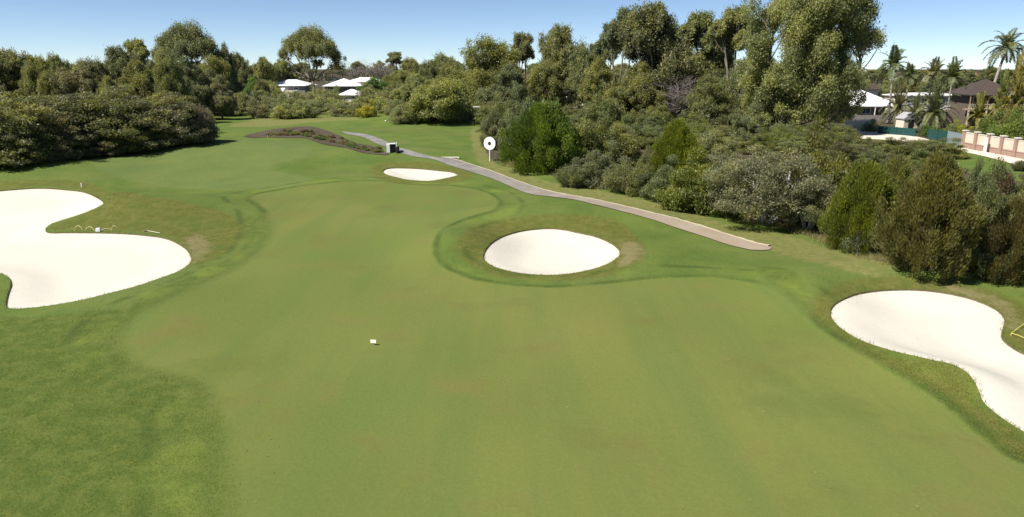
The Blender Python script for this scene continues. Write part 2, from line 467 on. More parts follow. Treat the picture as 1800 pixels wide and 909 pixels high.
Z_LIT = [U([(860, 278), (905, 290), (960, 303), (1010, 322), (1100, 338), (1200, 362), (1260, 378), (1380, 400), (1470, 434), (1560, 462), (1680, 474), (1800, 492), (2000, 520), (2000, 340), (1800, 320), (1690, 300), (1650, 262), (1660, 240), (2000, 250), (2000, 190), (1600, 180), (1300, 176), (1100, 176), (900, 180), (850, 215)]),
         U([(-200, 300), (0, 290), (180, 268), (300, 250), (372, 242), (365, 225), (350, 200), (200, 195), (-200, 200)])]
Z_DARK = [U([(-200, 600), (60, 560), (230, 545), (215, 600), (240, 640), (345, 668), (380, 705), (398, 800), (385, 1150), (-400, 1150)]),
          U([(1330, 470), (1400, 480), (1420, 545), (1380, 520)]),
          U([(430, 380), (475, 385), (470, 430), (400, 475), (330, 510), (230, 555), (250, 520), (350, 480), (420, 440)])]


# ------------------------------------------------------------------ ground sheet, one mesh cut round the bunkers
def build_ground():
    rng = np.random.RandomState(3)
    rings = [2.0, 5.0, 8.0, 10.5]
    r = 12.5
    while r < 260: rings.append(r); r *= 1.0125
    while r < 9000: rings.append(r); r *= 1.13
    pts = [(0.0, 0.0)]
    for i, r in enumerate(rings):
        inner = np.arange(-42, 42.01, 0.36 if 12 < r < 260 else 2.0)
        outer = np.arange(46, 314.01, 4.0)
        az = np.radians(np.concatenate([inner, outer])) + rad(0.18) * (i % 2)
        pts += list(zip(r * np.sin(az), r * np.cos(az)))
    pts = np.array(pts)
    keep = np.ones(len(pts), bool)
    for b in BUNK:
        d = sdf(b, pts[:, 0], pts[:, 1])
        keep &= np.abs(d) > 0.10
        keep &= d < 0.1
    pts = pts[keep]
    V = [Vector(p) for p in pts]; edges = []; loops = []
    for b in BUNK:
        n0 = len(V); V += [Vector(p) for p in b]
        loops.append(range(n0, n0 + len(b)))
        edges += [(n0 + i, n0 + (i + 1) % len(b)) for i in range(len(b))]
    res = geometry.delaunay_2d_cdt(V, edges, [], 0, 1e-6)
    P = np.array([tuple(v) for v in res[0]]); T = np.array(res[2]); orig = res[3]
    cen = P[T].mean(1)
    inside = np.zeros(len(T), bool)
    for b in BUNK: inside |= sdf(b, cen[:, 0], cen[:, 1]) > 0
    T = T[~inside]
    X, Y = P[:, 0], P[:, 1]
    Zc = hgt(X, Y)
    far = np.clip((np.hypot(X, Y) - 400) / 2000, 0, 1)
    verts = [tuple(v) for v in np.stack([X, Y, Zc * (1 - far)], -1)]
    faces = [tuple(t) for t in T]; nturf = len(faces)
    # turf lip dropping to the sand
    for b in BUNK:
        n = len(b); c = np.roll(b, -1, 0) - np.roll(b, 1, 0); L = np.hypot(c[:, 0], c[:, 1])[:, None]
        nrm = np.stack([-c[:, 1], c[:, 0]], -1) / L
        if sdf(b, *(np.array([b[0] + nrm[0] * .02]).T))[0] < 0: nrm = -nrm
        q = b + nrm * 0.05; z = hgt(b[:, 0], b[:, 1]); k = len(verts)
        jit = 0.02 * rng.rand(n)
        verts += [(p[0], p[1], zz) for p, zz in zip(b, z)] + [(p[0], p[1], zz - 0.06 - j) for p, zz, j in zip(b + nrm * (0.01), z, jit)] + [(p[0], p[1], zz - 0.45) for p, zz in zip(q, z)]
        for i in range(n):
            j = (i + 1) % n
            faces += [(k + i, k + j, k + n + j, k + n + i), (k + n + i, k + n + j, k + 2 * n + j, k + 2 * n + i)]
    me = bpy.data.meshes.new('ground'); me.from_pydata(verts, [], faces); me.update()
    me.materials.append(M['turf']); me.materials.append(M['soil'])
    mi = np.zeros(len(faces), np.int32); mi[nturf:] = 1
    me.polygons.foreach_set('material_index', mi); me.polygons.foreach_set('use_smooth', np.ones(len(faces), bool))
    A = np.array(verts); X, Y = A[:, 0], A[:, 1]

    def soft(polys, s):
        m = np.zeros(len(X))
        for p in polys:
            m = np.maximum(m, np.clip(0.5 + sdf(p, X, Y) / (2 * s), 0, 1))
        return m
    dist = np.hypot(X, Y)
    za = np.stack([soft(Z_GREEN, 0.9), soft(Z_DRY, 0.8), soft(Z_TAN, 0.9), np.ones(len(X))], -1)
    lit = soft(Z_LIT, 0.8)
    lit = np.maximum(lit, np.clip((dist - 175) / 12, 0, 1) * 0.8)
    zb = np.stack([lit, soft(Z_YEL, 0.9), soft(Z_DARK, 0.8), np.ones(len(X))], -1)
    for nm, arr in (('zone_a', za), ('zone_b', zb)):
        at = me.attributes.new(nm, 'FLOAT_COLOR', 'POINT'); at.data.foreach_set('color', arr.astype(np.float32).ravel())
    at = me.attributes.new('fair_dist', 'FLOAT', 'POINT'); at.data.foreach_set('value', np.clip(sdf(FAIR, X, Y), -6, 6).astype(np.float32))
    setp(put('ground', me), kind='structure')


build_ground()


def build_sand(b, label):
    x0, y0 = b.min(0); x1, y1 = b.max(0)
    st = max(0.22, (x1 - x0) / 60)
    gx, gy = np.meshgrid(np.arange(x0, x1, st), np.arange(y0, y1, st)); gx, gy = gx.ravel(), gy.ravel()
    d = sdf(b, gx, gy); k = d > st * 0.5
    c = np.roll(b, -1, 0) - np.roll(b, 1, 0); nrm = np.stack([c[:, 1], -c[:, 0]], -1) / np.hypot(c[:, 0], c[:, 1])[:, None]
    if sdf(b, *(np.array([b[0] + nrm[0] * .02]).T))[0] > 0: nrm = -nrm
    ob = b - nrm * 0.012
    V = [Vector(p) for p in np.stack([gx[k], gy[k]], -1)]; n0 = len(V); V += [Vector(p) for p in ob]
    res = geometry.delaunay_2d_cdt(V, [(n0 + i, n0 + (i + 1) % len(ob)) for i in range(len(ob))], [], 1, 1e-6)
    P = np.array([tuple(v) for v in res[0]]); dd = np.maximum(sdf(b, P[:, 0], P[:, 1]), 0)
    s = np.clip(dd / 2.2, 0, 1); s = s * s * (3 - 2 * s)
    z = hgt(P[:, 0], P[:, 1]) - 0.08 - 0.24 * s
    me = bpy.data.meshes.new('sand_bunker'); me.from_pydata([tuple(v) for v in np.column_stack([P, z])], [], res[2]); me.update()
    me.polygons.foreach_set('use_smooth', [True] * len(me.polygons))
    o = put('sand_bunker', me, None, M['sand']); setp(o, label, 'bunker', 'white sand bunkers', 'structure')


for b, lb in zip(BUNK, ('large kidney-shaped white sand bunker wrapping a grassy tongue', 'oval white sand bunker in the middle of the fairway',
                        'small flat far white sand bunker beside the cart path', 'curving pear-shaped white sand bunker below the brown conifer')):
    build_sand(b, lb)

# ------------------------------------------------------------------ cart path
UP = [(598, 231), (640, 236), (662, 242), (683, 251), (702, 260), (721, 265), (741, 271), (767, 277), (784, 278), (803, 282), (835, 292), (871, 304), (913, 320), (966, 337), (1018, 347),
      (1061, 355), (1124, 370), (1177, 383), (1220, 395), (1277, 413), (1320, 426.5), (1350, 433.5)]
LO = [(612, 237), (640, 242), (662, 253), (682, 260), (698, 265.5), (709, 271), (730, 276), (763, 281), (784, 289), (813, 298), (842, 307), (871, 317), (926, 340), (966, 346), (1008, 351.5),
      (1050, 361.5), (1098, 373.5), (1150, 388), (1185, 400), (1235, 416), (1280, 431), (1318, 440)]
END = [(1354, 435.2), (1356.5, 437.5), (1352, 440), (1340, 441)]


def build_path():
    u = unpoly(catmull(UP, 8, False)); l = unpoly(catmull(LO, 8, False)); n = min(len(u), len(l))
    K = 5; V = []; F_ = []; al = []
    for i in range(n):
        for k in range(K + 1):
            p = l[i] * (1 - k / K) + u[i] * k / K
            V.append((p[0], p[1], float(hgt(p[0], p[1])) + 0.045)); al.append(i / n)
    for i in range(n - 1):
        for k in range(K):
            a = i * (K + 1) + k; F_.append((a, a + 1, a + K + 2, a + K + 1))
    e = unpoly(END); k0 = len(V)
    for p in e: V.append((p[0], p[1], float(hgt(*p)) + 0.045)); al.append(1.0)
    last = (n - 1) * (K + 1)
    F_.append(tuple(last + k for k in range(K + 1)) + tuple(range(k0, k0 + 4)))
    me = bpy.data.meshes.new('cart_path'); me.from_pydata(V, [], F_); me.update()
    at = me.attributes.new('along', 'FLOAT', 'POINT'); at.data.foreach_set('value', np.array(al, np.float32))
    me.polygons.foreach_set('use_smooth', [True] * len(F_))
    setp(put('cart_path', me, None, M['path']), 'narrow grey and tan cart path curving past the bunkers', 'path', None, 'structure')
    # pale edging along the upper side
    V = []; F_ = []
    st = 60
    for i in range(st, n):
        o_ = u[i] - l[i]; o_ = o_ / np.linalg.norm(o_)
        w = 0.13 + 0.05 * math.sin(i * 1.7) + 0.04 * math.sin(i * 0.61)
        for d_, h in ((-0.0, 0.03), (0.0, 0.085), (w, 0.085), (w + .01, 0.0)):
            p = u[i] + o_ * d_; V.append((p[0], p[1], float(hgt(*p)) + h))
    for i in range(n - st - 1):
        for k in range(3):
            a = i * 4 + k; F_.append((a, a + 4, a + 5, a + 1))
    me = bpy.data.meshes.new('path_edging'); me.from_pydata(V, [], F_); me.update()
    setp(put('path_edging', me, None, M['edging']), kind='structure')


build_path()


def ground_patch(name, poly, mat, lift, label=None, dense=1.0):
    p = U(poly, 5)
    x0, y0 = p.min(0); x1, y1 = p.max(0)
    gx, gy = np.meshgrid(np.arange(x0, x1, dense), np.arange(y0, y1, dense)); gx, gy = gx.ravel(), gy.ravel()
    k = sdf(p, gx, gy) > dense * .3
    V = [Vector(q) for q in np.stack([gx[k], gy[k]], -1)]; n0 = len(V); V += [Vector(q) for q in p]
    r = geometry.delaunay_2d_cdt(V, [(n0 + i, n0 + (i + 1) % len(p)) for i in range(len(p))], [], 1, 1e-6)
    Q = np.array([tuple(v) for v in r[0]])
    d = np.maximum(sdf(p, Q[:, 0], Q[:, 1]), 0)
    z = hgt(Q[:, 0], Q[:, 1]) + lift + 0.03 * np.clip(d, 0, 1)
    me = bpy.data.meshes.new(name); me.from_pydata([tuple(v) for v in np.column_stack([Q, z])], [], r[2]); me.update()
    me.polygons.foreach_set('use_smooth', [True] * len(me.polygons))
    return setp(put(name, me, None, mat), label, None, None, 'structure')


ground_patch('garden_bed', [(428, 240), (440, 236), (462, 231), (493, 226), (542, 222.5), (570, 229), (598, 239), (622, 251), (656, 258), (680, 269), (678, 273), (638, 269), (607, 260), (564, 253), (539, 244), (502, 243), (468, 241.5), (445, 243)],
             M['bark_mulch'], 0.05)
ground_patch('driveway', [(1505, 231), (1540, 231), (1580, 236), (1612, 241), (1640, 249), (1612, 252), (1580, 248), (1530, 245), (1510, 243)], M['driveway'], 0.06)
ground_patch('sandy_track', [(1640, 251), (1660, 254), (1700, 261.5), (1750, 271), (1800, 281), (1900, 300), (1900, 320), (1800, 296), (1780, 289), (1740, 278), (1700, 269), (1650, 260)], M['driveway'], 0.06)

# ------------------------------------------------------------------ vegetation prototypes
def quads_mesh(name, Q, tint, clump, mat):
    """Q: (n,4,3) leaf outlines"""
    n = len(Q); me = bpy.data.meshes.new(name)
    me.vertices.add(n * 4); me.vertices.foreach_set('co', Q.reshape(-1).astype(np.float32))
    me.loops.add(n * 4); me.loops.foreach_set('vertex_index', np.arange(n * 4, dtype=np.int32))
    me.polygons.add(n); me.polygons.foreach_set('loop_start', np.arange(0, n * 4, 4, dtype=np.int32))
    me.polygons.foreach_set('loop_total', np.full(n, 4, np.int32))
    me.update()
    for nm, arr in (('tint', tint), ('clump', clump)):
        at = me.attributes.new(nm, 'FLOAT', 'POINT'); at.data.foreach_set('value', np.repeat(arr, 4).astype(np.float32))
    me.materials.append(mat)
    return me


def unit(v): return v / (np.linalg.norm(v, axis=-1, keepdims=True) + 1e-9)


def make_leaves(rng, pos, along, nrm, length, width):
    d = unit(along); s = unit(np.cross(d, nrm)); n = len(pos)
    L = (length * (0.6 + 0.8 * rng.rand(n)))[:, None]; W = (width * (0.6 + 0.8 * rng.rand(n)))[:, None]
    up = unit(np.cross(s, d))
    return np.stack([pos - d * L * .5, pos + s * W * .5 + up * W * .12, pos + d * L * .5, pos - s * W * .5 + up * W * .12], 1)


def clump_leaves(rng, clumps, n_total, length, width, up=0.3, spray=None, droop=0.0, shell=0.35, soft=.3):
    """clumps: list of (centre, radii, outward). Leaves fill each clump, thicker near its skin."""
    C = np.array([c[0] for c in clumps]); R = np.array([c[1] for c in clumps]); O = np.array([c[2] for c in clumps])
    w = (R[:, 0] * R[:, 1] + R[:, 0] * R[:, 2]) ; w = w / w.sum()
    idx = rng.choice(len(clumps), n_total, p=w)
    u = unit(rng.randn(n_total, 3)); rr = rng.rand(n_total) ** shell
    rr *= 1 + 0.34 * np.abs(rng.randn(n_total)) * (rng.rand(n_total) < soft)
    pos = C[idx] + u * rr[:, None] * R[idx]
    ct = rng.rand(len(clumps)); tint = np.clip(0.5 + 0.24 * rng.randn(n_total), 0, 1)
    nrm = unit(u * .8 + rng.randn(n_total, 3) * .55 + np.array([0, 0, up]))
    if spray is not None:
        along = unit(O[idx]) * spray + np.array([0, 0, spray * .7]) + rng.randn(n_total, 3) * .45 + u * .4
    else:
        along = rng.randn(n_total, 3) + np.array([0, 0, -droop])
    return make_leaves(rng, pos, along, nrm, length, width), tint, ct[idx]


def bend(a, b, rng, n=5, sag=0.12):
    a, b = np.array(a, float), np.array(b, float); L = np.linalg.norm(b - a)
    off = rng.randn(3) * L * sag; off[2] = abs(off[2]) * .5
    return [a + (b - a) * t + off * math.sin(math.pi * t) for t in np.linspace(0, 1, n)]


def gum(seed, H, W, lobes=None, n=24000, leaf=(0.55, 0.24), fork=0.3, nl=8, stems=1, lowfill=0.0, tr=0.02):
    rng = np.random.RandomState(seed); mb = MB()
    if lobes is None:
        lobes = [(rng.randn() * W * .05, rng.randn() * W * .05, H * .86, W * .24, W * .24, H * .13)]
        a0 = rng.rand() * 6.28
        for k in range(nl):
            a = a0 + 6.28 * k / nl * 1.0 + rng.randn() * .35; t = rng.rand()
            z = H * (0.36 + 0.44 * t); r = W * .5 * (0.74 - 0.36 * t) * (.8 + .35 * rng.rand())
            s = W * (.15 + .09 * rng.rand())
            lobes.append((r * math.cos(a), r * math.sin(a), z, s * 1.15, s * 1.15, s * (1.1 + .5 * rng.rand())))
    bases = [(0, 0, 0)] if stems == 1 else [(rng.randn() * W * .05, rng.randn() * W * .05, 0) for _ in range(stems)]
    forks = []
    for b in bases:
        f = np.array([b[0] + rng.randn() * H * .02, b[1] + rng.randn() * H * .02, H * fork * (.85 + .3 * rng.rand())])
        pts = bend((b[0], b[1], -0.3), f, rng, 6, .03); r0 = H * tr / math.sqrt(stems) * 1.1
        mb.tube(pts, list(np.linspace(r0 * 1.25, r0 * .8, 6)), 8); forks.append(f)
    clumps = []
    for (lx, ly, lz, rx, ry, rz) in lobes:
        c = np.array([lx, ly, lz]); f = forks[int(np.argmin([np.hypot(*(q[:2] - c[:2])) + rng.rand() * .5 for q in forks]))]
        end = c - np.array([0, 0, rz * .35]); limb = bend(f - np.array([0, 0, .25]), end, rng, 6, .09)
        r1 = H * tr * .55
        mb.tube(limb, list(np.linspace(r1, r1 * .35, 6)), 6)
        m = max(14, int(26 * (rx / (W * .2)) ** 1.0))
        for k in range(m):
            u = unit(rng.randn(3)); u[2] = u[2] if u[2] > -.8 else -u[2] * .6
            p = c + u * np.array([rx, ry, rz * 1.2]) * (.35 + .72 * rng.rand())
            s = rx * (.17 + .20 * rng.rand())
            clumps.append((p, (s, s, s * (1.0 + .9 * rng.rand())), u))
            if k % 2 == 0: mb.tube(bend(limb[3 + k % 3], p, rng, 4, .1), list(np.linspace(r1 * .35, r1 * .10, 4)), 4, False)
    if lowfill:
        for k in range(int(26 * lowfill)):
            a = rng.rand() * 6.28; r = W * .42 * math.sqrt(rng.rand()); z = H * (.10 + .42 * rng.rand()); s = W * (.05 + .05 * rng.rand())
            clumps.append((np.array([r * math.cos(a), r * math.sin(a), z]), (s, s, s * .9), np.array([math.cos(a), math.sin(a), .3])))
    Q, t, c = clump_leaves(rng, clumps, n, leaf[0], leaf[1], .55, None, 1.6, .55, .65)
    return dict(H=H, W=W, wood=mb.mesh('trunk', M['bark'], True), crown=quads_mesh('crown', Q, t, c, M['leaf']), parts=('trunk', 'crown'))


def dome(seed, H, W, n=20000, leaf=(.15, .07), nc=70, low=0.08, size=.15, up=.3, wood='bark_dark', lump=.14, stems=6, vs=.8):
    """rounded shrub or small tree, leaves nearly to the ground"""
    rng = np.random.RandomState(seed); mb = MB(); clumps = []
    for k in range(nc):
        u = unit(rng.randn(3)); u[2] = abs(u[2]); sc = .80 + lump * rng.randn()
        if rng.rand() < .22: sc *= .6
        p = np.array([u[0] * W * .5 * sc, u[1] * W * .5 * sc, H * (low + (1 - low) * u[2] * sc * (1.02))])
        s = size * W * (.65 + .7 * rng.rand())
        clumps.append((p, (s, s, s * vs), u))
    for k in range(stems):
        p = clumps[rng.randint(nc)][0]
        mb.tube(bend((rng.randn() * W * .03, rng.randn() * W * .03, -.1), p * np.array([.8, .8, .85]), rng, 5, .1), list(np.linspace(H * .018, H * .005, 5)), 5)
    Q, t, c = clump_leaves(rng, clumps, n, leaf[0], leaf[1], up)
    return dict(H=H, W=W, wood=mb.mesh('stem', M[wood], True), crown=quads_mesh('foliage', Q, t, c, M['leaf']), parts=('stem', 'foliage'))


def teatree(seed, H, W, n=40000, leaf=(.17, .07), nc=90, wood='bark_pale', low=.30):
    """spreading tree of flat leaf pads on crooked pale stems"""
    rng = np.random.RandomState(seed); mb = MB(); clumps = []
    for k in range(nc):
        u = unit(rng.randn(3)); u[2] = abs(u[2]) * .95 + .02
        sc = .84 + .14 * rng.randn()
        z = H * (low + (1 - low) * u[2] * sc) - H * .1 * rng.rand()
        p = np.array([u[0] * W * .5 * sc, u[1] * W * .5 * sc, max(z, .12 * H)])
        s = W * (.065 + .055 * rng.rand())
        clumps.append((p, (s, s, s * .5), unit(u + np.array([0, 0, .5]))))
    for k in range(7):
        a = 6.28 * k / 7 + rng.randn() * .3
        q = np.array([math.cos(a) * W * .30, math.sin(a) * W * .30, H * (.55 + .2 * rng.rand())])
        limb = bend((math.cos(a) * W * .03, math.sin(a) * W * .03, -.15), q, rng, 6, .08)
        mb.tube(limb, list(np.linspace(H * .024, H * .011, 6)), 6)
        near = sorted(clumps, key=lambda c: np.linalg.norm(c[0] - q))[:6]
        for c in near: mb.tube(bend(limb[4], c[0], rng, 4, .08), list(np.linspace(H * .009, H * .004, 4)), 4, False)
    Q, t, c = clump_leaves(rng, clumps, n, leaf[0], leaf[1], .5)
    return dict(H=H, W=W, wood=mb.mesh('trunk', M[wood], True), crown=quads_mesh('crown', Q, t, c, M['leaf']), parts=('trunk', 'crown'))


def conifer(seed, H, W, n=42000, leaf=(.20, .055), nc=150, low=.04):
    """broad conifer shrub of upswept sprays"""
    rng = np.random.RandomState(seed); mb = MB(); clumps = []
    for k in range(nc):
        t = rng.rand() ** .8; z = low + (1 - low) * t * .93
        prof = math.sin(math.pi * min(1, .30 + .70 * t)) ** .62 if t > .3 else .82 + .18 * t / .3
        prof = max(prof, .16); a = rng.rand() * 6.28; sc = .86 + .13 * rng.randn()
        if rng.rand() < .2: sc *= .65
        sc *= 1 + .16 * math.sin(3 * a + seed + 4 * t) + .10 * math.sin(5 * a - 7 * t)
        o = np.array([math.cos(a), math.sin(a), 0]); p = o * W * .5 * prof * sc; p[2] = H * z * (.93 + .08 * rng.rand() + .07 * math.sin(3 * a + seed) * t)
        s = W * (.05 + .04 * rng.rand())
        clumps.append((p, (s, s, s * 1.75), o * .8 + np.array([0, 0, .5 + .6 * t])))
    for k in range(9):
        p = clumps[rng.randint(nc)][0]
        mb.tube(bend((rng.randn() * .1, rng.randn() * .1, -.1), p * np.array([.75, .75, .9]), rng, 5, .06), list(np.linspace(H * .015, H * .005, 5)), 5)
    Q, t, c = clump_leaves(rng, clumps, n, leaf[0], leaf[1], .2, spray=1.3)
    return dict(H=H, W=W, wood=mb.mesh('trunk', M['bark_dark'], True), crown=quads_mesh('crown', Q, t, c, M['leaf']), parts=('trunk', 'crown'))


def wispy(seed, H, W, n=12000, leaf=(.14, .035), stems=60, wood='twig', fan=.9):
    """fine upright stems carrying thin leaves"""
    rng = np.random.RandomState(seed); mb = MB(); P = []; D = []; K = []
    for k in range(stems):
        a = rng.rand() * 6.28; r = math.sqrt(rng.rand()); lean = r * fan
        q = np.array([math.cos(a) * W * .5 * lean, math.sin(a) * W * .5 * lean, H * (1 - .42 * r * r) * (.7 + .33 * rng.rand())])
        s = np.array([math.cos(a) * W * .12 * r, math.sin(a) * W * .12 * r, -.05])
        pts = bend(s, q, rng, 6, .07)
        if k % 2 == 0: mb.tube(pts, list(np.linspace(H * .010, H * .002, 6)), 4, False)
        m = n // stems; t = .15 + .85 * rng.rand(m) ** .8; pa = np.array(pts); f = t * 5; i = np.minimum(f.astype(int), 4); fr = (f - i)[:, None]
        P.append(pa[i] * (1 - fr) + pa[i + 1] * fr + rng.randn(m, 3) * W * .035); D.append(np.repeat(unit(q - s)[None], m, 0) + rng.randn(m, 3) * .55); K.append(np.full(m, rng.rand()))
    P = np.concatenate(P); P[:, 2] = np.maximum(P[:, 2], .02)
    Q = make_leaves(rng, P, np.concatenate(D), unit(rng.randn(len(P), 3)), leaf[0], leaf[1])
    return dict(H=H, W=W, wood=mb.mesh('stem', M[wood], True), crown=quads_mesh('foliage', Q, np.clip(.5 + .24 * rng.randn(len(P)), 0, 1), np.concatenate(K), M['leaf']), parts=('stem', 'foliage'))


def bare(seed, H, W):
    """dead tree: trunk and a tangle of grey branches"""
    rng = np.random.RandomState(seed); tr = MB(); br = MB()
    tr.tube(bend((0, 0, -.2), (W * .04, 0, H * .7), rng, 6, .05), list(np.linspace(H * .02, H * .008, 6)), 6)
    for k in range(46):
        a = rng.rand() * 6.28; z = H * (.12 + .5 * rng.rand()); L = W * .5 * (.5 + .5 * rng.rand())
        p = np.array([W * .02, 0, z]); q = p + np.array([math.cos(a) * L, math.sin(a) * L, H * (.05 + .35 * rng.rand())])
        pts = bend(p, q, rng, 5, .16); br.tube(pts, list(np.linspace(H * .009, H * .003, 5)), 4, False)
        for j in range(6):
            s = pts[1 + j % 4]; e = s + np.array([rng.randn() * .16, rng.randn() * .16, .10 + .15 * rng.rand()]) * W
            pp = bend(s, e, rng, 4, .2); br.tube(pp, list(np.linspace(H * .004, H * .0015, 4)), 3, False)
            for _ in range(3):
                e2 = e + rng.randn(3) * W * .07; br.tube([pp[2], (pp[2] + e2) / 2 + rng.randn(3) * .02 * W, e2], [H * .002, H * .0016, H * .001], 3, False)
    return dict(H=H, W=W, wood=tr.mesh('trunk', M['twig'], True), crown=br.mesh('branches', M['twig'], True), parts=('trunk', 'branches'))


def palm(seed, H, R, nf=22, leaf=.75, lean=(0, 0), trunk_r=.16, droop=1.0, upright=.4, trunk=True, wid=.07):
    """feather palm: ringed trunk, arching fronds with leaflets"""
    rng = np.random.RandomState(seed); mb = MB(); rach = MB(); Q = []; T = []; K = []
    top = np.array([lean[0], lean[1], H])
    if trunk:
        pts = [np.array([lean[0] * max(t, 0) ** 1.6, lean[1] * max(t, 0) ** 1.6, H * t]) for t in np.linspace(-.02, 1, 14)]
        pts[0] = np.array([0, 0, -.3])
        mb.tube(pts, [trunk_r * (1.35 - .5 * t + (.18 if t > .9 else 0) + .05 * (i % 2)) for i, t in enumerate(np.linspace(0, 1, 14))], 9)
    else:
        mb.tube([(0, 0, -.1), (0, 0, H * .6), tuple(top)], [trunk_r, trunk_r * 1.1, trunk_r * .8], 8)
    for k in range(nf):
        a = 2.399 * k + rng.randn() * .15; e = upright + 1.05 * (1 - k / nf) ** 1.0 - .75 * (k / nf); L = R * (.85 + .3 * rng.rand())
        d = np.array([math.cos(a) * math.cos(e), math.sin(a) * math.cos(e), math.sin(e)]); p = top.copy(); pts = [p.copy()]
        N = 14; vel = d.copy()
        for i in range(N):
            vel = unit(vel + np.array([0, 0, -.085 * droop * (1 + i * .10)])); p = p + vel * L / N; pts.append(p.copy())
        mb2 = [tuple(q) for q in pts]; rach.tube(mb2, list(np.linspace(.035, .008, N + 1)), 4, False)
        pa = np.array(pts); kk = rng.rand()
        for i in range(2, N + 1):
            t = unit(pa[i] - pa[i - 1]); side = unit(np.cross(t, np.array([0, 0, 1.])))
            up = np.cross(side, t)
            w = leaf * math.sin(math.pi * (.14 + .80 * i / (N + 1))) ** .7
            for s in (-1, 1):
                for j in range(3):
                    b = pa[i - 1] + (pa[i] - pa[i - 1]) * (j / 3 + .15 * rng.rand())
                    dr = unit(side * s * 1.0 + t * .55 + up * (.18 + .1 * rng.randn()) + np.array([0, 0, -.30 * droop]))
                    tip = b + dr * w * (.8 + .3 * rng.rand()); m = (b + tip) / 2 + np.array([0, 0, .05 * w]); ww = t * wid * .5
                    Q.append([b, m - ww, tip, m + ww]); T.append(np.clip(.5 + .2 * rng.randn(), 0, .9)); K.append(kk)
    lm = quads_mesh('crown', np.array(Q), np.array(T), np.array(K), M['palm'])
    me = rach.mesh('rachis')
    # frond ribs belong to the crown mesh
    nb = len(lm.vertices)
    V = np.empty(nb * 3, np.float32); lm.vertices.foreach_get('co', V)
    vs = [tuple(v) for v in V.reshape(-1, 3)] + rach.v
    fs = [tuple(p.vertices) for p in lm.polygons] + [tuple(i + nb for i in f) for f in rach.f]
    cm = bpy.data.meshes.new('crown'); cm.from_pydata(vs, [], fs); cm.update(); cm.materials.append(M['palm'])
    for nm, arr in (('tint', np.repeat(T, 4)), ('clump', np.repeat(K, 4))):
        at = cm.attributes.new(nm, 'FLOAT', 'POINT'); at.data.foreach_set('value', np.concatenate([arr, np.full(len(rach.v), .5)]).astype(np.float32))
    bpy.data.meshes.remove(lm); bpy.data.meshes.remove(me)
    return dict(H=H + R * .45, W=2 * R, wood=mb.mesh('trunk', M['palm_trunk'], True), crown=cm, parts=('trunk', 'crown'))


PR = {}
for i in range(5): PR['gum%d' % i] = gum(10 + i, 20, 13 + i % 3, n=60000, leaf=(.44, .18), nl=9 + i % 3, lowfill=(.5, .9, 1.4, .6, 1.2)[i])
# big right-hand gum: heavy crown almost to the ground, an arm reaching right near the top
PR['gumbig'] = gum(40, 22, 19, lobes=[(0, 0, 20, 4.6, 4, 3.2), (-4.2, 1, 17.5, 3.6, 3.6, 3.6), (4.2, -.5, 19.3, 4.0, 3.6, 2.8), (6.6, 0, 14.8, 3.3, 2.6, 2.2),
              (-6.2, 0, 12.8, 2.7, 3, 3.8), (-1.0, -2, 14.4, 3.6, 3, 3.4), (2.6, 2, 14.5, 3.6, 3, 3.4), (-6.0, -.5, 7.8, 2.8, 3, 3.4), (-2.5, -1.5, 9.0, 3.2, 3, 3.0),
              (1.8, -1.5, 9.2, 3.4, 3, 3.2), (4.8, 0, 9.6, 2.8, 3, 3.2), (-4.6, -1, 3.6, 3.0, 2.6, 2.4), (0, -2, 4.2, 3.0, 2.6, 2.6), (4.4, -1, 4.6, 3.0, 2.6, 2.8), (0.5, 2.5, 6.5, 4.5, 3, 3.5), (7.0, .5, 5.0, 1.6, 2, 2.6)],
              n=190000, leaf=(.36, .125), fork=.16, stems=4, tr=.022)
# round-headed gum with bare limbs showing below the canopy
PR['gumround'] = gum(52, 24, 21, lobes=[(0, 0, 20.6, 5.6, 5.6, 2.8), (-5.6, 1, 17.8, 4.0, 4.5, 2.8), (5.6, -1, 17.2, 4.2, 4.5, 2.8), (8.2, 1, 13.2, 2.7, 3, 2.2), (-8.4, 0, 15.0, 2.4, 3, 2.2),
              (1, -5.5, 17.0, 4, 3.6, 2.6), (0, 5.5, 17.2, 4, 3.6, 2.6), (-7.0, -2, 11.0, 2.4, 2.6, 2.0), (2.6, -3, 12.6, 2.0, 2, 1.4)], n=62000, leaf=(.44, .19), fork=.26, stems=2, tr=.02)
PR['gumtall'] = gum(61, 22, 9, lobes=[(0, 0, 20, 2.6, 2.6, 1.8), (-2.6, 0, 18, 2.0, 2.2, 1.6), (2.6, .5, 18.3, 2.0, 2.2, 1.6), (1.2, -2, 16.6, 2.0, 2, 1.4), (-1.4, 1.6, 16.2, 1.9, 2, 1.4)], n=30000, leaf=(.42, .17), fork=.38, stems=3, tr=.017)
for i in range(2): PR['round%d' % i] = dome(70 + i, 9, 10, n=34000, leaf=(.34, .15), nc=120, low=.14, size=.105, lump=.12)
for i in range(3): PR['far%d' % i] = dome(80 + i, 3.4, 5, n=6500, leaf=(.30, .13), nc=46, low=.05, size=.14, lump=.2)
for i in range(3): PR['dome%d' % i] = dome(90 + i, 3.4, 4.4, n=30000, leaf=(.15, .06), nc=90, low=.06, size=.10, lump=.17)
for i in range(3): PR['tea%d' % i] = teatree(100 + i, 5.6, 8, n=46000, leaf=(.18, .07), nc=150)
for i in range(3): PR['thick%d' % i] = teatree(105 + i, 6.2, 8, n=44000, leaf=(.26, .11), nc=210, wood='bark_dark', low=.02)
for i in range(2): PR['con%d' % i] = conifer(110 + i, 5.4, 4.6, n=60000, leaf=(.20, .055), nc=230)
for i in range(2): PR['salt%d' % i] = wispy(120 + i, 2.0, 2.8, n=14000, leaf=(.15, .035), stems=80)
PR['reed'] = wispy(124, 5.0, 3.4, n=7000, leaf=(.22, .05), stems=90, fan=.7)
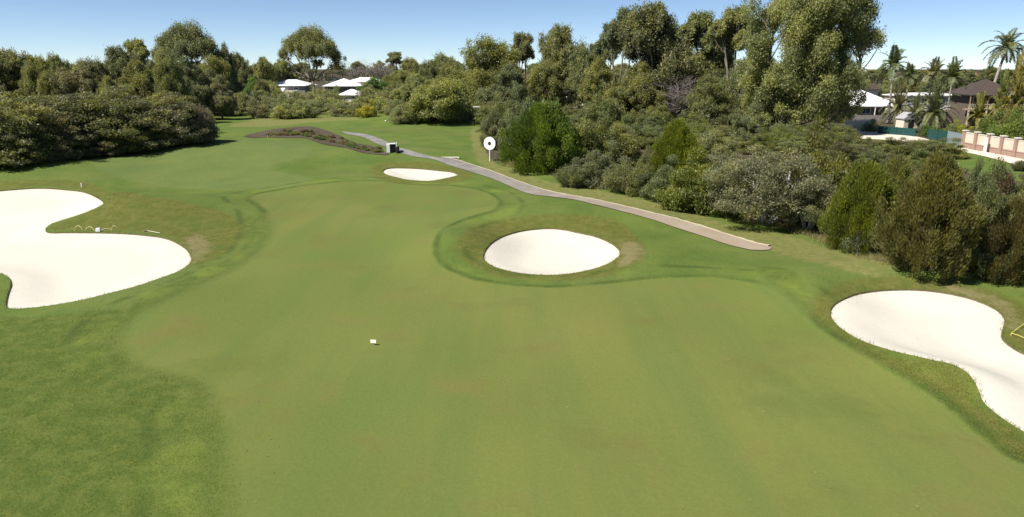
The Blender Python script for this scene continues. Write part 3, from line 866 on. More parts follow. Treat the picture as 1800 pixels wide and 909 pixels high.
PR['bare0'] = bare(130, 13, 10)
PR['bare1'] = bare(131, 9, 11)
PR['palmtall'] = palm(140, 12.5, 4.2, nf=20, leaf=1.05, lean=(1.9, 0), trunk_r=.20, droop=1.15, upright=.45, wid=.15)
PR['palmmid'] = palm(141, 8.0, 3.0, nf=19, leaf=.85, lean=(-.2, .2), trunk_r=.15, droop=.95, upright=.75, wid=.14)
PR['palmlow'] = palm(142, 1.6, 4.0, nf=36, leaf=.60, lean=(0, 0), trunk_r=.34, droop=.85, upright=.55, trunk=False, wid=.12)
PR['cane'] = palm(143, 1.0, 2.6, nf=22, leaf=.7, lean=(0, 0), trunk_r=.12, droop=.75, upright=.85, trunk=False, wid=.13)


def xyz_top(P, py):
    """height over ground of something at P whose top shows at photo row py"""
    px = 900.0
    dy = (PH / 2 - py) / F
    t = P[1] / (CP + dy * SP)
    return CAMZ + t * (-SP + dy * CP) - P[2]


def depth(P): return P[1] * CP - (P[2] - CAMZ) * SP


RNG = random.Random(11)


def plant(kind, proto, px, yb, yt, w, col, label, cat, group=None, rz=None, wy=None, ground=None):
    pr = PR[proto]; P = unproj(px, yb) if ground is None else ground
    h = xyz_top(P, yt); ww = w / F * depth(P)
    o = empty(kind, P, RNG.random() * 6.28 if rz is None else rz, label, cat, group)
    sx = ww / pr['W']; o.scale = (sx, sx if wy is None else sx * wy, h / pr['H'])
    o.location.z -= 0.05
    for nm, me in zip(pr['parts'], (pr['wood'], pr['crown'])):
        c = put(nm, me, o)
        j = 1 + RNG.uniform(-.13, .13); k = RNG.uniform(-.05, .05)
        c.color = (col[0] * j * (1 + k), col[1] * j, col[2] * j * (1 - k), 1)
    return o


# leaf colours (linear)
GUM = (0.215, 0.235, 0.100); GUMD = (0.185, 0.205, 0.104); GUMY = (0.245, 0.258, 0.085); OLIVE = (0.205, 0.218, 0.080)
GREYG = (0.228, 0.245, 0.132); BRIGHT = (0.165, 0.215, 0.034); BROWN = (0.170, 0.155, 0.052); DEEP = (0.095, 0.155, 0.036)
SILVER = (0.38, 0.38, 0.31); YELG = (0.25, 0.265, 0.05); DULL = (0.205, 0.208, 0.115)

# ------------------------------------------------------------------ big trees, each with its own label
TREES = [
    # kind, proto, px, ybase, ytop, width, colour, label
    ('gum_tree', 'gumbig', 1402, 236, -10, 246, GUM, 'huge dense eucalyptus, tallest in the picture, its crown cut by the top edge'),
    ('gum_tree', 'gumround', 551, 174, 52, 116, GUM, 'round-headed eucalyptus with bare limbs standing before the two white-roofed houses'),
    ('gum_tree', 'gumround', 340, 186, 46, 130, GUMD, 'tall broad eucalyptus rising highest above the wood on the left'),
    ('gum_tree', 'gum0', 1138, 216, 8, 140, GUMD, 'tall full-headed eucalyptus, left of the thin-trunked pair, touching the upper sky'),
    ('gum_tree', 'gumtall', 1092, 214, 20, 70, GUMD, 'slim eucalyptus leaning out at the left of the tall full-headed one'),
    ('gum_tree', 'gumtall', 1219, 216, 27, 84, GUM, 'thin-trunked eucalyptus with a small rounded head above the dead grey tree'),
    ('gum_tree', 'gumtall', 1282, 220, 18, 92, GUM, 'thin bare-stemmed eucalyptus with sky between its trunks beside the huge one'),
    ('gum_tree', 'gum1', 990, 200, 50, 104, GUM, 'eucalyptus with a double lobed crown behind the bright green conifer'),
    ('gum_tree', 'gumtall', 1061, 204, 62, 54, GUMD, 'narrow grey eucalyptus just right of the double lobed one'),
    ('gum_tree', 'gumtall', 918, 198, 62, 58, GUMD, 'narrow dark eucalyptus standing upright between two broader ones'),
    ('gum_tree', 'gum2', 853, 202, 70, 122, GUMY, 'broad sunlit eucalyptus with a stepped crown behind the rounded yellow-green tree'),
    ('gum_tree', 'gum3', 776, 190, 95, 84, GUM, 'low eucalyptus at the left end of the middle tree line, above the rounded tree'),
    ('gum_tree', 'gum4', 800, 196, 110, 80, OLIVE, 'olive eucalyptus filling in behind the rounded yellow-green tree'),
    ('gum_tree', 'gum4', 890, 206, 118, 92, GUMD, 'dark shaded eucalyptus with foliage down to the brick pillar'),
    ('gum_tree', 'gum2', 953, 206, 112, 84, OLIVE, 'olive eucalyptus with low branches over the top of the grey bush'),
    ('round_tree', 'round0', 770, 214, 127, 106, GUMY, 'rounded yellow-green tree at the edge of the far tee'),
    ('gum_tree', 'gum4', 1056, 214, 108, 88, OLIVE, 'mid-height olive eucalyptus with drooping foliage below the narrow grey one'),
    ('gum_tree', 'gum1', 1126, 218, 112, 92, OLIVE, 'mid-height eucalyptus under the tall full-headed one'),
    ('gum_tree', 'gum2', 1247, 224, 136, 84, OLIVE, 'mid-height eucalyptus in front of the orange roof'),
    ('gum_tree', 'gum2', 1176, 213, 42, 92, GUMD, 'feathery eucalyptus filling the gap right of the tall full-headed one'),
    ('gum_tree', 'gum0', 1252, 215, 40, 84, GUM, 'feathery eucalyptus between the two thin-stemmed ones'),
    ('gum_tree', 'gum4', 1316, 221, 48, 74, GUMD, 'feathery eucalyptus pressed against the left side of the huge one'),
    ('gum_tree', 'gum3', 1028, 205, 84, 76, GUM, 'eucalyptus of middle height right of the double lobed one'),
    ('gum_tree', 'gum1', 886, 200, 92, 70, GUMD, 'eucalyptus of middle height left of the narrow dark one'),
    ('dead_tree', 'bare0', 1190, 220, 124, 84, GUM, 'grey leafless tree with a tangle of dead branches under the thin-trunked eucalyptus'),
    ('dead_tree', 'bare1', 968, 206, 150, 60, GUM, 'small leafless grey tree above the bright green conifer'),
    ('gum_tree', 'gum3', 1330, 236, 120, 60, GUMY, 'yellowish eucalyptus tucked against the left foot of the huge one'),
    ('gum_tree', 'gum0', 29, 214, 88, 90, GUMD, 'dark eucalyptus crown breaking the skyline at the far left edge'),
    ('gum_tree', 'gum3', 118, 208, 96, 56, GUM, 'small eucalyptus with a knob-shaped head on the left skyline'),
    ('gum_tree', 'gum1', 213, 206, 86, 82, GUMD, 'eucalyptus with a broad shoulder left of the highest one in the left wood'),
    ('gum_tree', 'gumtall', 254, 200, 73, 58, GUM, 'upright eucalyptus beside the highest one in the left wood'),
    ('gum_tree', 'gum2', 300, 196, 88, 66, GUMD, 'dark eucalyptus pressed against the left of the highest one in the left wood'),
    ('gum_tree', 'gum4', 402, 182, 82, 40, GUMD, 'thin dark eucalyptus at the right shoulder of the highest one in the left wood'),
    ('gum_tree', 'gum3', 427, 178, 93, 50, GUMD, 'rounded eucalyptus between the two tallest ones on the left'),
    ('gum_tree', 'gum1', 466, 172, 103, 50, GUM, 'low eucalyptus left of the round-headed one, above the pale timber pole'),
    ('gum_tree', 'gum0', 500, 168, 106, 46, GUMD, 'small eucalyptus hidden behind the left side of the round-headed one'),
    ('gum_tree', 'gumtall', 696, 150, 93, 40, GUMD, 'distant lone eucalyptus on the horizon above the red roof'),
    ('gum_tree', 'gum2', 724, 166, 104, 52, GUM, 'eucalyptus just right of the red roof'),
    ('round_tree', 'round1', 737, 180, 130, 56, OLIVE, 'dark olive tree right of the red-roofed house'),
    ('round_tree', 'round1', 660, 180, 136, 56, DEEP, 'deep green bushy tree in front of the red roof'),
    ('round_tree', 'round0', 280, 186, 136, 50, GUM, 'ball-shaped tree at the foot of the left wood'),
    ('round_tree', 'round1', 326, 188, 138, 50, OLIVE, 'second ball-shaped tree, nearer the highest eucalyptus of the left wood'),
    ('round_tree', 'round0', 461, 172, 130, 48, OLIVE, 'small clipped-looking tree beside the pale timber pole'),
    ('dead_tree', 'bare1', 668, 150, 112, 84, GUM, 'leafless brown-grey tree behind the deep green bushy one'),
    ('dead_tree', 'bare1', 632, 148, 116, 50, GUM, 'leafless grey tree behind the white roof with the gable'),
]
for t in TREES:
    kind, proto, px, yb, yt, w, col, lab = t
    plant(kind, proto, px, yb, yt, w, col, lab, 'tree', None, 0.0 if proto in ('gumbig', 'gumround') else None)

# leaf mass of the left wood, trees that cannot be told apart
RNG.seed(5)
for k in range(66):
    px = -90 + 490 * (k + RNG.random()) / 66; yb = RNG.uniform(182, 222); yt = RNG.uniform(100, 156)
    plant('gum_tree', 'gum%d' % RNG.randrange(5), px, yb, yt, RNG.uniform(44, 82), RNG.choice([GUM, GUMD, GUMD, DULL, OLIVE]),
          'eucalyptus of middle height in the dense wood behind the dark bushes on the left', 'tree', 'trees of the left wood')
for k in range(22):
    px = 352 + 128 * RNG.random(); yb = RNG.uniform(178, 192); yt = yb - RNG.uniform(24, 52)
    plant('round_tree', 'round%d' % RNG.randrange(2), px, yb, yt, RNG.uniform(32, 52), RNG.choice([GUM, GUMD, GREYG, OLIVE, DEEP]),
          'bushy green tree bordering the far grass at the end of the left wood', 'tree', 'bushy trees at the end of the left wood')
for k in range(44):
    px = 690 + 800 * (k + RNG.random()) / 44; yb = RNG.uniform(158, 200); yt = RNG.uniform(104, 150)
    if 1080 < px < 1330: yt = max(yt, 134)
    plant('gum_tree', 'gum%d' % RNG.randrange(5), px, yb, yt, RNG.uniform(44, 76), RNG.choice([GUM, GUMD, OLIVE, GUMD]),
          'eucalyptus in the second row behind the middle tree line', 'tree', 'second row of the middle tree line')
for k in range(70):
    px = -80 + 1960 * (k + RNG.random()) / 70; yb = RNG.uniform(131, 143); yt = RNG.uniform(107, 122)
    if px > 1480: yt = RNG.uniform(117, 127); yb += 8
    plant('gum_tree', 'gum%d' % RNG.randrange(5), px, yb, yt, RNG.uniform(26, 46), RNG.choice([GUM, GUMD, DULL]),
          'small distant tree on the skyline among the suburb roofs', 'tree', 'distant skyline trees')

# dark tea-tree bushes at the left edge
LEFT = [(-62, 292, 172, 150), (22, 287, 176, 150), (88, 279, 170, 150), (150, 270, 174, 130), (205, 264, 170, 140), (262, 257, 172, 120), (318, 251, 170, 100),
        (40, 256, 163, 120), (128, 250, 162, 130), (222, 244, 160, 130), (300, 240, 164, 104), (-20, 250, 160, 120), (178, 273, 214, 74), (236, 266, 200, 84), (28, 289, 210, 100), (104, 281, 208, 90), (290, 255, 205, 74), (326, 250, 198, 60)]
for k, (px, yb, yt, w) in enumerate(LEFT):
    plant('tea_tree', 'thick%d' % (k % 3), px, yb, yt, w * 1.05, [(.150, .152, .084), (.150, .162, .060), (.135, .150, .076)][k % 3], 'dark lumpy spreading tea tree in the low thicket beside the raised green', 'tree', 'tea trees of the left thicket')
plant('reedy_shrub', 'reed', 358, 250, 177, 56, (0.22, 0.175, 0.125), 'brown-grey shrub of bare upright stems at the right end of the left thicket', 'shrub')
plant('reedy_shrub', 'reed', 371, 247, 186, 34, (0.24, 0.21, 0.16), 'thin stemmed shrub, outermost of the left thicket', 'shrub')

# scrub in front of the white houses
RNG.seed(21)
for k in range(100):
    px = 405 + 425 * (k + RNG.random()) / 100; yb = 209 - 0.012 * (px - 400) + RNG.uniform(-25, 2) - (4 if px > 560 else 0); yt = yb - RNG.uniform(15, 30)
    if 596 < px < 640 and yt < 186: yt = 186; yb = 204
    plant('scrub_shrub', 'far%d' % RNG.randrange(3), px, yb, yt, RNG.uniform(26, 52), RNG.choice([GREYG, GUM, DULL, OLIVE, GUMD, GREYG]),
          'grey-green shrub in the scrub between the far grass and the white houses', 'shrub', 'scrub below the white houses')
plant('flowering_shrub', 'far1', 648, 206, 182, 34, (0.27, 0.265, 0.04), 'shrub covered with yellow blossom beside the far tee', 'shrub')
plant('grey_shrub', 'far2', 438, 192, 172, 36, SILVER, 'pale silver-grey shrub at the far end of the grass', 'shrub')
RNG.seed(22)
for k in range(12):
    px = 690 + 150 * (k + RNG.random()) / 12; yb = RNG.uniform(205, 216); yt = yb - RNG.uniform(18, 32)
    plant('scrub_shrub', 'far%d' % RNG.randrange(3), px, yb, yt, RNG.uniform(28, 44), RNG.choice([GREYG, GUM, DULL]),
          'low shrub round the foot of the rounded yellow-green tree', 'shrub', 'shrubs under the rounded tree')

# plants of the bark bed
RNG.seed(23)
ed = [(470, 239), (500, 238), (538, 240), (566, 248), (606, 256), (638, 265), (672, 268)]
for k in range(150):
    t = RNG.random() * 5.99; i = int(t); f = t - i
    px = ed[i][0] * (1 - f) + ed[i + 1][0] * f; py = ed[i][1] * (1 - f) + ed[i + 1][1] * f - RNG.uniform(-1, 10 if 1 < t < 4 else 5) * (1 if k % 2 else .3)
    h = RNG.uniform(3, 8)
    plant('bed_plant', 'salt%d' % RNG.randrange(2), px, py, py - h, h * RNG.uniform(1.1, 1.9), RNG.choice([GREYG, DULL, (0.17, 0.11, 0.07), OLIVE, DEEP]),
          'small tufted plant in the bark-covered bed beside the cart path', 'plant', 'plants of the bark bed')

# ------------------------------------------------------------------ the near belt of shrubs on the right
BELT = [
    ('grey_shrub', 'dome0', 914, 277, 172, 60, GREYG, 'tall grey-brown bush behind the disc sign, left of the bright conifer', 'shrub'),
    ('grey_shrub', 'dome1', 870, 262, 196, 50, DULL, 'olive-grey bush at the far left of the shrub belt', 'shrub'),
    ('conifer', 'con0', 955, 302, 179, 118, (0.135, 0.185, 0.036), 'bright green broad conifer right of the disc sign', 'tree'),
    ('grey_shrub', 'dome2', 1036, 296, 190, 84, OLIVE, 'olive bush touching the right side of the first bright green conifer', 'shrub'),
    ('grey_shrub', 'salt0', 924, 298, 276, 36, DULL, 'straw-coloured low tuft right of the disc sign', 'shrub'),
    ('grey_shrub', 'salt1', 1006, 328, 286, 72, GREYG, 'feathery grey-green low shrub bordering the path verge', 'shrub'),
    ('grey_shrub', 'dome0', 1052, 326, 262, 80, DULL, 'grey twiggy bush between the two bright green conifers', 'shrub'),
    ('grey_shrub', 'salt0', 1090, 338, 282, 72, GREYG, 'pale grey leaning shrub at the verge under the twiggy bush', 'shrub'),
    ('grey_shrub', 'dome1', 1092, 290, 222, 90, (0.24, 0.25, 0.10), 'pale olive bush in the second row between the bright conifers', 'shrub'),
    ('grey_shrub', 'dome2', 1127, 344, 272, 60, OLIVE, 'dark olive bush left of the second bright conifer', 'shrub'),
    ('conifer', 'con1', 1186, 322, 217, 84, (0.20, 0.235, 0.03), 'yellow-green pointed conifer, second of the bright ones', 'tree'),
    ('leafy_shrub', 'dome0', 1163, 352, 288, 72, GUMD, 'dark leafy bush below the pointed yellow-green conifer', 'shrub'),
    ('leafy_shrub', 'dome1', 1228, 374, 268, 120, (0.20, 0.225, 0.05), 'domed yellow-green bush left of the tea tree with the pale trunk', 'shrub'),
    ('grey_shrub', 'salt1', 1178, 362, 342, 28, YELG, 'tiny yellow-green tuft on the verge below the domed bush', 'shrub'),
    ('tea_tree', 'tea0', 1345, 393, 250, 186, (0.260, 0.255, 0.160), 'wide spreading grey-leaved tea tree with a pale leaning trunk', 'tree'),
    ('tea_tree', 'tea1', 1275, 376, 280, 110, DULL, 'smaller tea tree with dark shade beneath, left of the wide spreading one', 'tree'),
    ('leafy_shrub', 'dome2', 1414, 386, 240, 112, (0.19, 0.195, 0.05), 'dense olive-yellow bush right of the wide tea tree', 'shrub'),
    ('tea_tree', 'tea2', 1418, 404, 316, 96, DULL, 'low grey tea tree at the foot of the dense olive-yellow bush', 'tree'),
    ('conifer', 'con0', 1508, 440, 286, 112, (0.19, 0.215, 0.036), 'yellow-green conifer left of the big brown one', 'tree'),
    ('conifer', 'con1', 1622, 472, 282, 138, (0.165, 0.158, 0.052), 'big rusty brown and olive conifer, nearest to the right-hand bunker', 'tree'),
    ('conifer', 'con1', 1560, 420, 282, 90, OLIVE, 'olive conifer in the gap behind the yellow-green and the brown one', 'tree'),
    ('silver_shrub', 'salt0', 1512, 447, 402, 62, SILVER, 'silver-white twiggy shrub at the foot of the yellow-green conifer', 'shrub'),
    ('leafy_shrub', 'dome0', 1706, 472, 316, 84, GUM, 'grey-green bush right of the big brown conifer', 'shrub'),
    ('conifer', 'con0', 1768, 488, 345, 110, (0.175, 0.150, 0.060), 'brown-tinged bushy conifer at the right edge of the picture', 'tree'),
    ('conifer', 'con1', 1842, 500, 352, 120, OLIVE, 'olive conifer cut by the right edge of the picture', 'tree'),
    ('leafy_shrub', 'dome1', 1712, 380, 284, 50, GUMD, 'slim dark green sapling between the brown conifer and the lawn', 'shrub'),
    ('leafy_shrub', 'salt1', 1752, 360, 290, 50, (0.20, 0.14, 0.09), 'brown feathery shrub standing on the small lawn', 'shrub'),
    ('leafy_shrub', 'dome2', 1796, 386, 336, 46, GUMD, 'dark bush at the right edge below the small lawn', 'shrub'),
    ('grey_shrub', 'dome0', 1309, 250, 192, 62, GREYG, 'rounded grey-green bush at the left foot of the huge eucalyptus', 'shrub'),
    ('grey_shrub', 'dome1', 1254, 290, 232, 82, GREYG, 'grey-green bush in the second row right of the pointed conifer', 'shrub'),
    ('grey_shrub', 'salt0', 1794, 301, 280, 34, DULL, 'little brown shrub beside the sandy track at the right edge', 'shrub'),
    ('grey_shrub', 'salt1', 1612, 268, 243, 46, DULL, 'twiggy grey-brown shrub standing between the two pale strips of ground', 'shrub'),
]
for (kind, proto, px, yb, yt, w, col, lab, cat) in BELT:
    plant(kind, proto, px, yb, yt, w * 1.06, (col[0] * .80, col[1] * .84, col[2] * .76), lab, cat, None, 0.4 if proto == 'tea0' else None)
RNG.seed(31)
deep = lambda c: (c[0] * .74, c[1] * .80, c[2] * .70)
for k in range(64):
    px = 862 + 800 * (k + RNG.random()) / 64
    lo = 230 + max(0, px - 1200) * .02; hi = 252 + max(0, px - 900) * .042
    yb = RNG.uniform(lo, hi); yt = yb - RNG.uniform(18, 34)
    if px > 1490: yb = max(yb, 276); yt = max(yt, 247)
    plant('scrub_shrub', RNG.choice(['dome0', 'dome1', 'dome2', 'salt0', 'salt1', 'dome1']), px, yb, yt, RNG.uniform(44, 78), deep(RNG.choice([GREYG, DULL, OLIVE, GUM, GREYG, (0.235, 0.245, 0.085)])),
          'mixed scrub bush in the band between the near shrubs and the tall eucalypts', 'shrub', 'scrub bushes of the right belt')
RNG.seed(32)
for k in range(24):
    px = 1430 + 440 * (k + RNG.random()) / 24
    yb = RNG.uniform(286, 330) + max(0, px - 1640) * .25; yt = yb - RNG.uniform(24, 44)
    if px > 1660 and yb < 350: yb = RNG.uniform(350, 420); yt = yb - 40
    plant('scrub_shrub', RNG.choice(['dome0', 'dome2', 'salt1', 'dome1']), px, yb, yt, RNG.uniform(50, 84), deep(RNG.choice([GREYG, DULL, OLIVE, (0.19, 0.165, 0.09)])),
          'grey-brown scrub bush behind the yellow-green and brown conifers', 'shrub', 'scrub bushes behind the near conifers')
RNG.seed(33)
for k in range(20):
    px = 1330 + 160 * (k + RNG.random()) / 20
    yb = RNG.uniform(236, 262); yt = yb - RNG.uniform(14, 26)
    plant('scrub_shrub', RNG.choice(['dome0', 'dome2', 'dome1']), px, yb, yt, RNG.uniform(34, 60), deep(RNG.choice([GREYG, OLIVE, (0.21, 0.23, 0.06)])),
          'low green bush at the foot of the huge eucalyptus', 'shrub', 'bushes under the huge eucalyptus')

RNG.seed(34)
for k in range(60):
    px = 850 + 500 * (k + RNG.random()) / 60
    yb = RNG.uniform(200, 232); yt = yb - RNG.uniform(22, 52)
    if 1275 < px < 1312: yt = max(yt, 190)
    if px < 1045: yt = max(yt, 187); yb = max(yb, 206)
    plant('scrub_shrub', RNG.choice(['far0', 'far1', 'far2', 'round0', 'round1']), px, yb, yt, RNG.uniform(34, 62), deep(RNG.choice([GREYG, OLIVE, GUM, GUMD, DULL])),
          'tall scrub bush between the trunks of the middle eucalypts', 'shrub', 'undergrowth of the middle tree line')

# ------------------------------------------------------------------ palms and garden on the right
PALMS = [
    ('palm_tree', 'palmtall', 1730, 214, 64, 92, (0.145, 0.170, 0.071), 'tallest palm, its leaning trunk beside the brown-roofed house', 0.2),
    ('palm_tree', 'palmmid', 1560, 216, 100, 66, (0.128, 0.167, 0.061), 'palm with upright dark fronds right of the white-roofed house', 0.9),
    ('palm_tree', 'palmmid', 1660, 226, 122, 56, (0.145, 0.173, 0.058), 'slender palm on a thin pale trunk in front of the white pavilion', 2.0),
    ('palm_tree', 'palmmid', 1628, 200, 118, 62, (0.167, 0.173, 0.078), 'palm with a skirt of dry hanging fronds behind the slender one', 3.0),
    ('palm_tree', 'palmmid', 1590, 196, 124, 52, (0.136, 0.163, 0.068), 'short palm among the trees left of the white pavilion', 1.2),
    ('palm_tree', 'palmmid', 1798, 226, 122, 70, (0.178, 0.196, 0.058), 'palm cut by the right edge of the picture', 1.5),
    ('palm_tree', 'palmlow', 1637, 228, 168, 100, (0.119, 0.143, 0.058), 'stout trunkless date palm with a wide crown behind the teal fence', 0.5),
    ('palm_tree', 'palmlow', 1606, 224, 186, 70, (0.150, 0.165, 0.065), 'small trunkless palm beside the pale garden shed', 2.2),
    ('palm_tree', 'palmlow', 1574, 218, 168, 74, (0.156, 0.160, 0.068), 'bushy low palm above the left end of the teal fence', 1.0),
    ('cane_palm', 'cane', 1776, 232, 150, 66, (0.230, 0.201, 0.058), 'yellow-green clump of cane palm above the brick wall', 0.0),
    ('cane_palm', 'cane', 1752, 226, 168, 50, (0.196, 0.201, 0.058), 'cane palm at the foot of the tallest palm', 1.0),
    ('cane_palm', 'cane', 1806, 236, 140, 60, (0.187, 0.187, 0.058), 'cane palm against the right edge of the picture', 2.0),
    ('cane_palm', 'cane', 1716, 228, 188, 40, (0.212, 0.212, 0.058), 'small cane palm in front of the balcony', 2.4),
]
for (kind, proto, px, yb, yt, w, col, lab, rz) in PALMS: plant(kind, proto, px, yb, yt, w, col, lab, 'palm', None, rz)
for k, (px, yb, yt, w, col, lab) in enumerate([
        (1735, 250, 212, 56, (0.15, 0.195, 0.036), 'green hedge bush spilling over the left part of the brick wall'),
        (1775, 256, 208, 60, (0.14, 0.185, 0.04), 'green hedge bush spilling over the right part of the brick wall'),
        (1788, 240, 198, 62, (0.20, 0.20, 0.06), 'olive-yellow leafy bush behind the cane palms'),
        (1752, 234, 196, 46, (0.16, 0.18, 0.05), 'leafy bush at the right of the balcony'),
        (1684, 237, 217, 36, (0.27, 0.31, 0.05), 'bright yellow-green shrub beside the archway of the brown-roofed house'),
        (1530, 232, 214, 26, GUMD, 'dark shrub between the picket fence and the teal fence'),
        (1634, 240, 222, 40, DEEP, 'dark shrub behind the bend of the teal fence'),
        (1480, 216, 176, 34, GUMD, 'dark leafy bush at the corner of the white-roofed house'),
        (1668, 240, 222, 30, GUM, 'green shrub behind the grey fence panel')]):
    plant('garden_shrub', 'far%d' % (k % 3), px, yb, yt, w, col, lab, 'shrub')
RNG.seed(41)
for k in range(26):
    px = 1484 + 330 * (k + RNG.random()) / 26; yb = RNG.uniform(150, 176); yt = RNG.uniform(130, 146)
    if px < 1540 or px > 1690: yb = RNG.uniform(141, 148); yt = RNG.uniform(126, 134)
    plant('garden_tree', 'round%d' % RNG.randrange(2), px, yb, yt, RNG.uniform(24, 44), RNG.choice([GUM, GUMD, OLIVE, DEEP]),
          'leafy garden tree behind the houses on the right', 'tree', 'garden trees on the right')


# ------------------------------------------------------------------ houses
def hip_roof(w, d, z, h, ov=.5, gable=False, ridge=.45, axis='x'):
    mb = MB(); a, b = w / 2 + ov, d / 2 + ov
    e = [(-a, -b), (a, -b), (a, b), (-a, b)]
    if axis == 'x': r = max(.2, (a if gable else a - b * .95)); R = [(-r, 0), (r, 0)]
    else: r = max(.2, (b if gable else b - a * .95)); R = [(0, -r), (0, r)]
    v = [(x, y, z - .18) for x, y in e] + [(x, y, z) for x, y in e] + [(x, y, z + h) for x, y in R]
    f = [(3, 2, 1, 0), (0, 1, 5, 4), (1, 2, 6, 5), (2, 3, 7, 6), (3, 0, 4, 7)]
    if axis == 'x': f += [(4, 5, 9, 8), (5, 6, 9), (6, 7, 8, 9), (7, 4, 8)]
    else: f += [(4, 5, 8), (5, 6, 9, 8), (6, 7, 9), (7, 4, 8, 9)]
    return mb.add(v, f)


def shift(mb, x, y, z=0):
    mb.v = [(a + x, b + y, c + z) for a, b, c in mb.v]; return mb


def window(parent, x, y, z, w, h, pane='glass', frame='white_paint'):
    t = .08; mb = MB()
    mb.box((x, y - .04, z + h / 2 + t / 2), (w + 2 * t, .10, t)); mb.box((x, y - .04, z - h / 2 - t / 2), (w + 2 * t, .14, t))
    mb.box((x - w / 2 - t / 2, y - .04, z), (t, .10, h)); mb.box((x + w / 2 + t / 2, y - .04, z), (t, .10, h)); mb.box((x, y - .035, z), (.05, .06, h))
    f = mb.obj('window', M[frame], parent)
    MB().box((x, y - .012, z), (w, .02, h)).obj('pane', M[pane], f)
    return f


def house(label, px, yb, w, d, wh, rh, rz, wall, roof, ov=.6, gable=False, axis='x', wins=(), door=None, chimney=None, name='house', group=None):
    P = unproj(px, yb)
    o = empty(name, P, rad(rz), label, 'house', group)
    MB().box((0, d / 2, wh / 2 - .3), (w, d, wh + .56)).obj('wall', M[wall], o)
    r = shift(hip_roof(w, d, wh + .02, rh, ov, gable, axis=axis), 0, d / 2).obj('roof', M[roof], o)
    if gable:
        g = MB()
        if axis == 'x':
            for s in (-1, 1): g.add([(s * w / 2, 0, wh), (s * w / 2, d, wh), (s * w / 2, d / 2, wh + rh * .92)], [(0, 1, 2)])
        else:
            for y in (0, d): g.add([(-w / 2, y, wh), (w / 2, y, wh), (0, y, wh + rh * .92)], [(0, 1, 2)])
        g.obj('gable_wall', M[wall], o)
    for q in wins: window(o, q[0], q[4] if len(q) > 4 else 0, q[1], q[2], q[3])
    if door:
        dr = MB().box((door[0], -.02, 1.02), (.95, .06, 2.05)).obj('door', M['dark'], o)
    if chimney:
        MB().box((chimney[0], chimney[1], wh + rh * .7), (.6, .6, 1.6)).box((chimney[0], chimney[1], wh + rh * .7 + .84), (.72, .72, .1)).obj('chimney', M['brick'], r)
    return o


# white house behind the round-headed eucalyptus, left
h = house('white-roofed house half hidden behind the left of the round-headed eucalyptus', 507, 172, 12.5, 10, 4.2, 1.9, -6, 'grey_wall', 'white_metal',
          wins=[(-4.4, 3.1, 1.6, 1.0), (-1, 3.1, 1.6, 1.0), (3, 3.1, 1.6, 1.0)])
shift(hip_roof(8, 6, 1.75, 1.7, .3, True, axis='x'), -3.4, -4.2).obj('carport_roof', M['white_metal'], h)
MB().box((-3.4, -4.2, .7), (7.6, 5.6, 1.9)).obj('carport_wall', M['render_wall'], h)
MB().box((3.0, -3.6, 1.2), (3.0, 4.0, 2.6)).obj('garage_wall', M['cream_wall'], h)
MB().box((3.6, -5.62, 1.0), (2.0, .06, 1.7)).obj('garage_door', M['dark'], h)
# white house right of it
h = house('white-roofed house with a steep gabled sheet roof right of the round-headed eucalyptus', 602, 170, 12, 11, 3.8, 2.6, 4, 'grey_wall', 'white_metal', ov=.9, axis='y',
          wins=[(-3.6, 2.8, 1.4, .9), (1.2, 2.8, 1.6, .9), (4, 2.8, 1.0, .9)])
shift(hip_roof(13, 9, 5.2, 1.5, .4), 7, 15).obj('rear_roof', M['white_metal'], h)
MB().box((7, 15, 2.6), (12.6, 8.6, 5.0)).obj('rear_wall', M['render_wall'], h)
h = house('small outbuilding with a pale gable wall and white roof, before the gabled house', 615, 183, 5.6, 5, 2.6, 1.5, -8, 'cream_wall', 'white_metal', ov=.5, name='outbuilding', wins=[(-1.2, 1.6, 1.0, .9)], door=(1.3,))
MB().box((3.0, 2.5, 3.1), (.5, 2.2, 1.0)).obj('brick_end', M['brick'], h)
house('dull red tiled house behind the deep green bushy tree', 694, 160, 12, 10, 3.2, 2.4, 5, 'cream_wall', 'red_tile', wins=[(-4, 1.7, 1.4, 1.1), (2, 1.7, 1.6, 1.1)], chimney=(2, 5))
house('grey-roofed shed right of the deep green bushy tree', 702, 175, 7, 6, 2.8, 1.8, -6, 'grey_wall', 'grey_tile', name='shed', wins=[(1.6, 1.6, 1.0, .9)])
house('low white-walled house between the rounded tree and the red roof', 716, 180, 6, 6, 2.6, 1.2, 8, 'render_wall', 'white_metal', wins=[(0, 1.5, 1.4, 1.0)])
house('house with a pinkish tiled roof and white gable behind the narrow dark eucalyptus', 914, 172, 12, 9, 5.0, 2.2, 10, 'render_wall', 'red_tile', wins=[(-3, 3.6, 1.4, 1.2), (2, 3.6, 1.4, 1.2), (3, 1.4, 1.8, 1.3)], chimney=(3, 3))
house('pale house glimpsed under the double lobed eucalyptus', 1000, 192, 13, 9, 3.0, 2.0, -8, 'cream_wall', 'grey_tile', wins=[(-4, 1.7, 1.6, 1.2), (1, 1.7, 1.6, 1.2), (4.4, 1.7, 1.0, 1.2)], door=(-1.6,))
h = house('house with a bright orange terracotta roof left of the huge eucalyptus', 1290, 194, 9, 9, 3.0, 1.9, -10, 'grey_wall', 'orange_tile', wins=[(-2, 1.7, 1.6, 1.2)], door=(.5,))
MB().box((3.6, -1.4, 1.1), (.9, .9, 2.6)).obj('pillar', M['cream_wall'], h)
h = house('pale house glimpsed low behind the grey dead tree', 1160, 206, 13, 8, 2.8, 1.6, 6, 'cream_wall', 'red_tile', wins=[(-3, 1.6, 1.6, 1.1), (3, 1.6, 1.6, 1.1)])
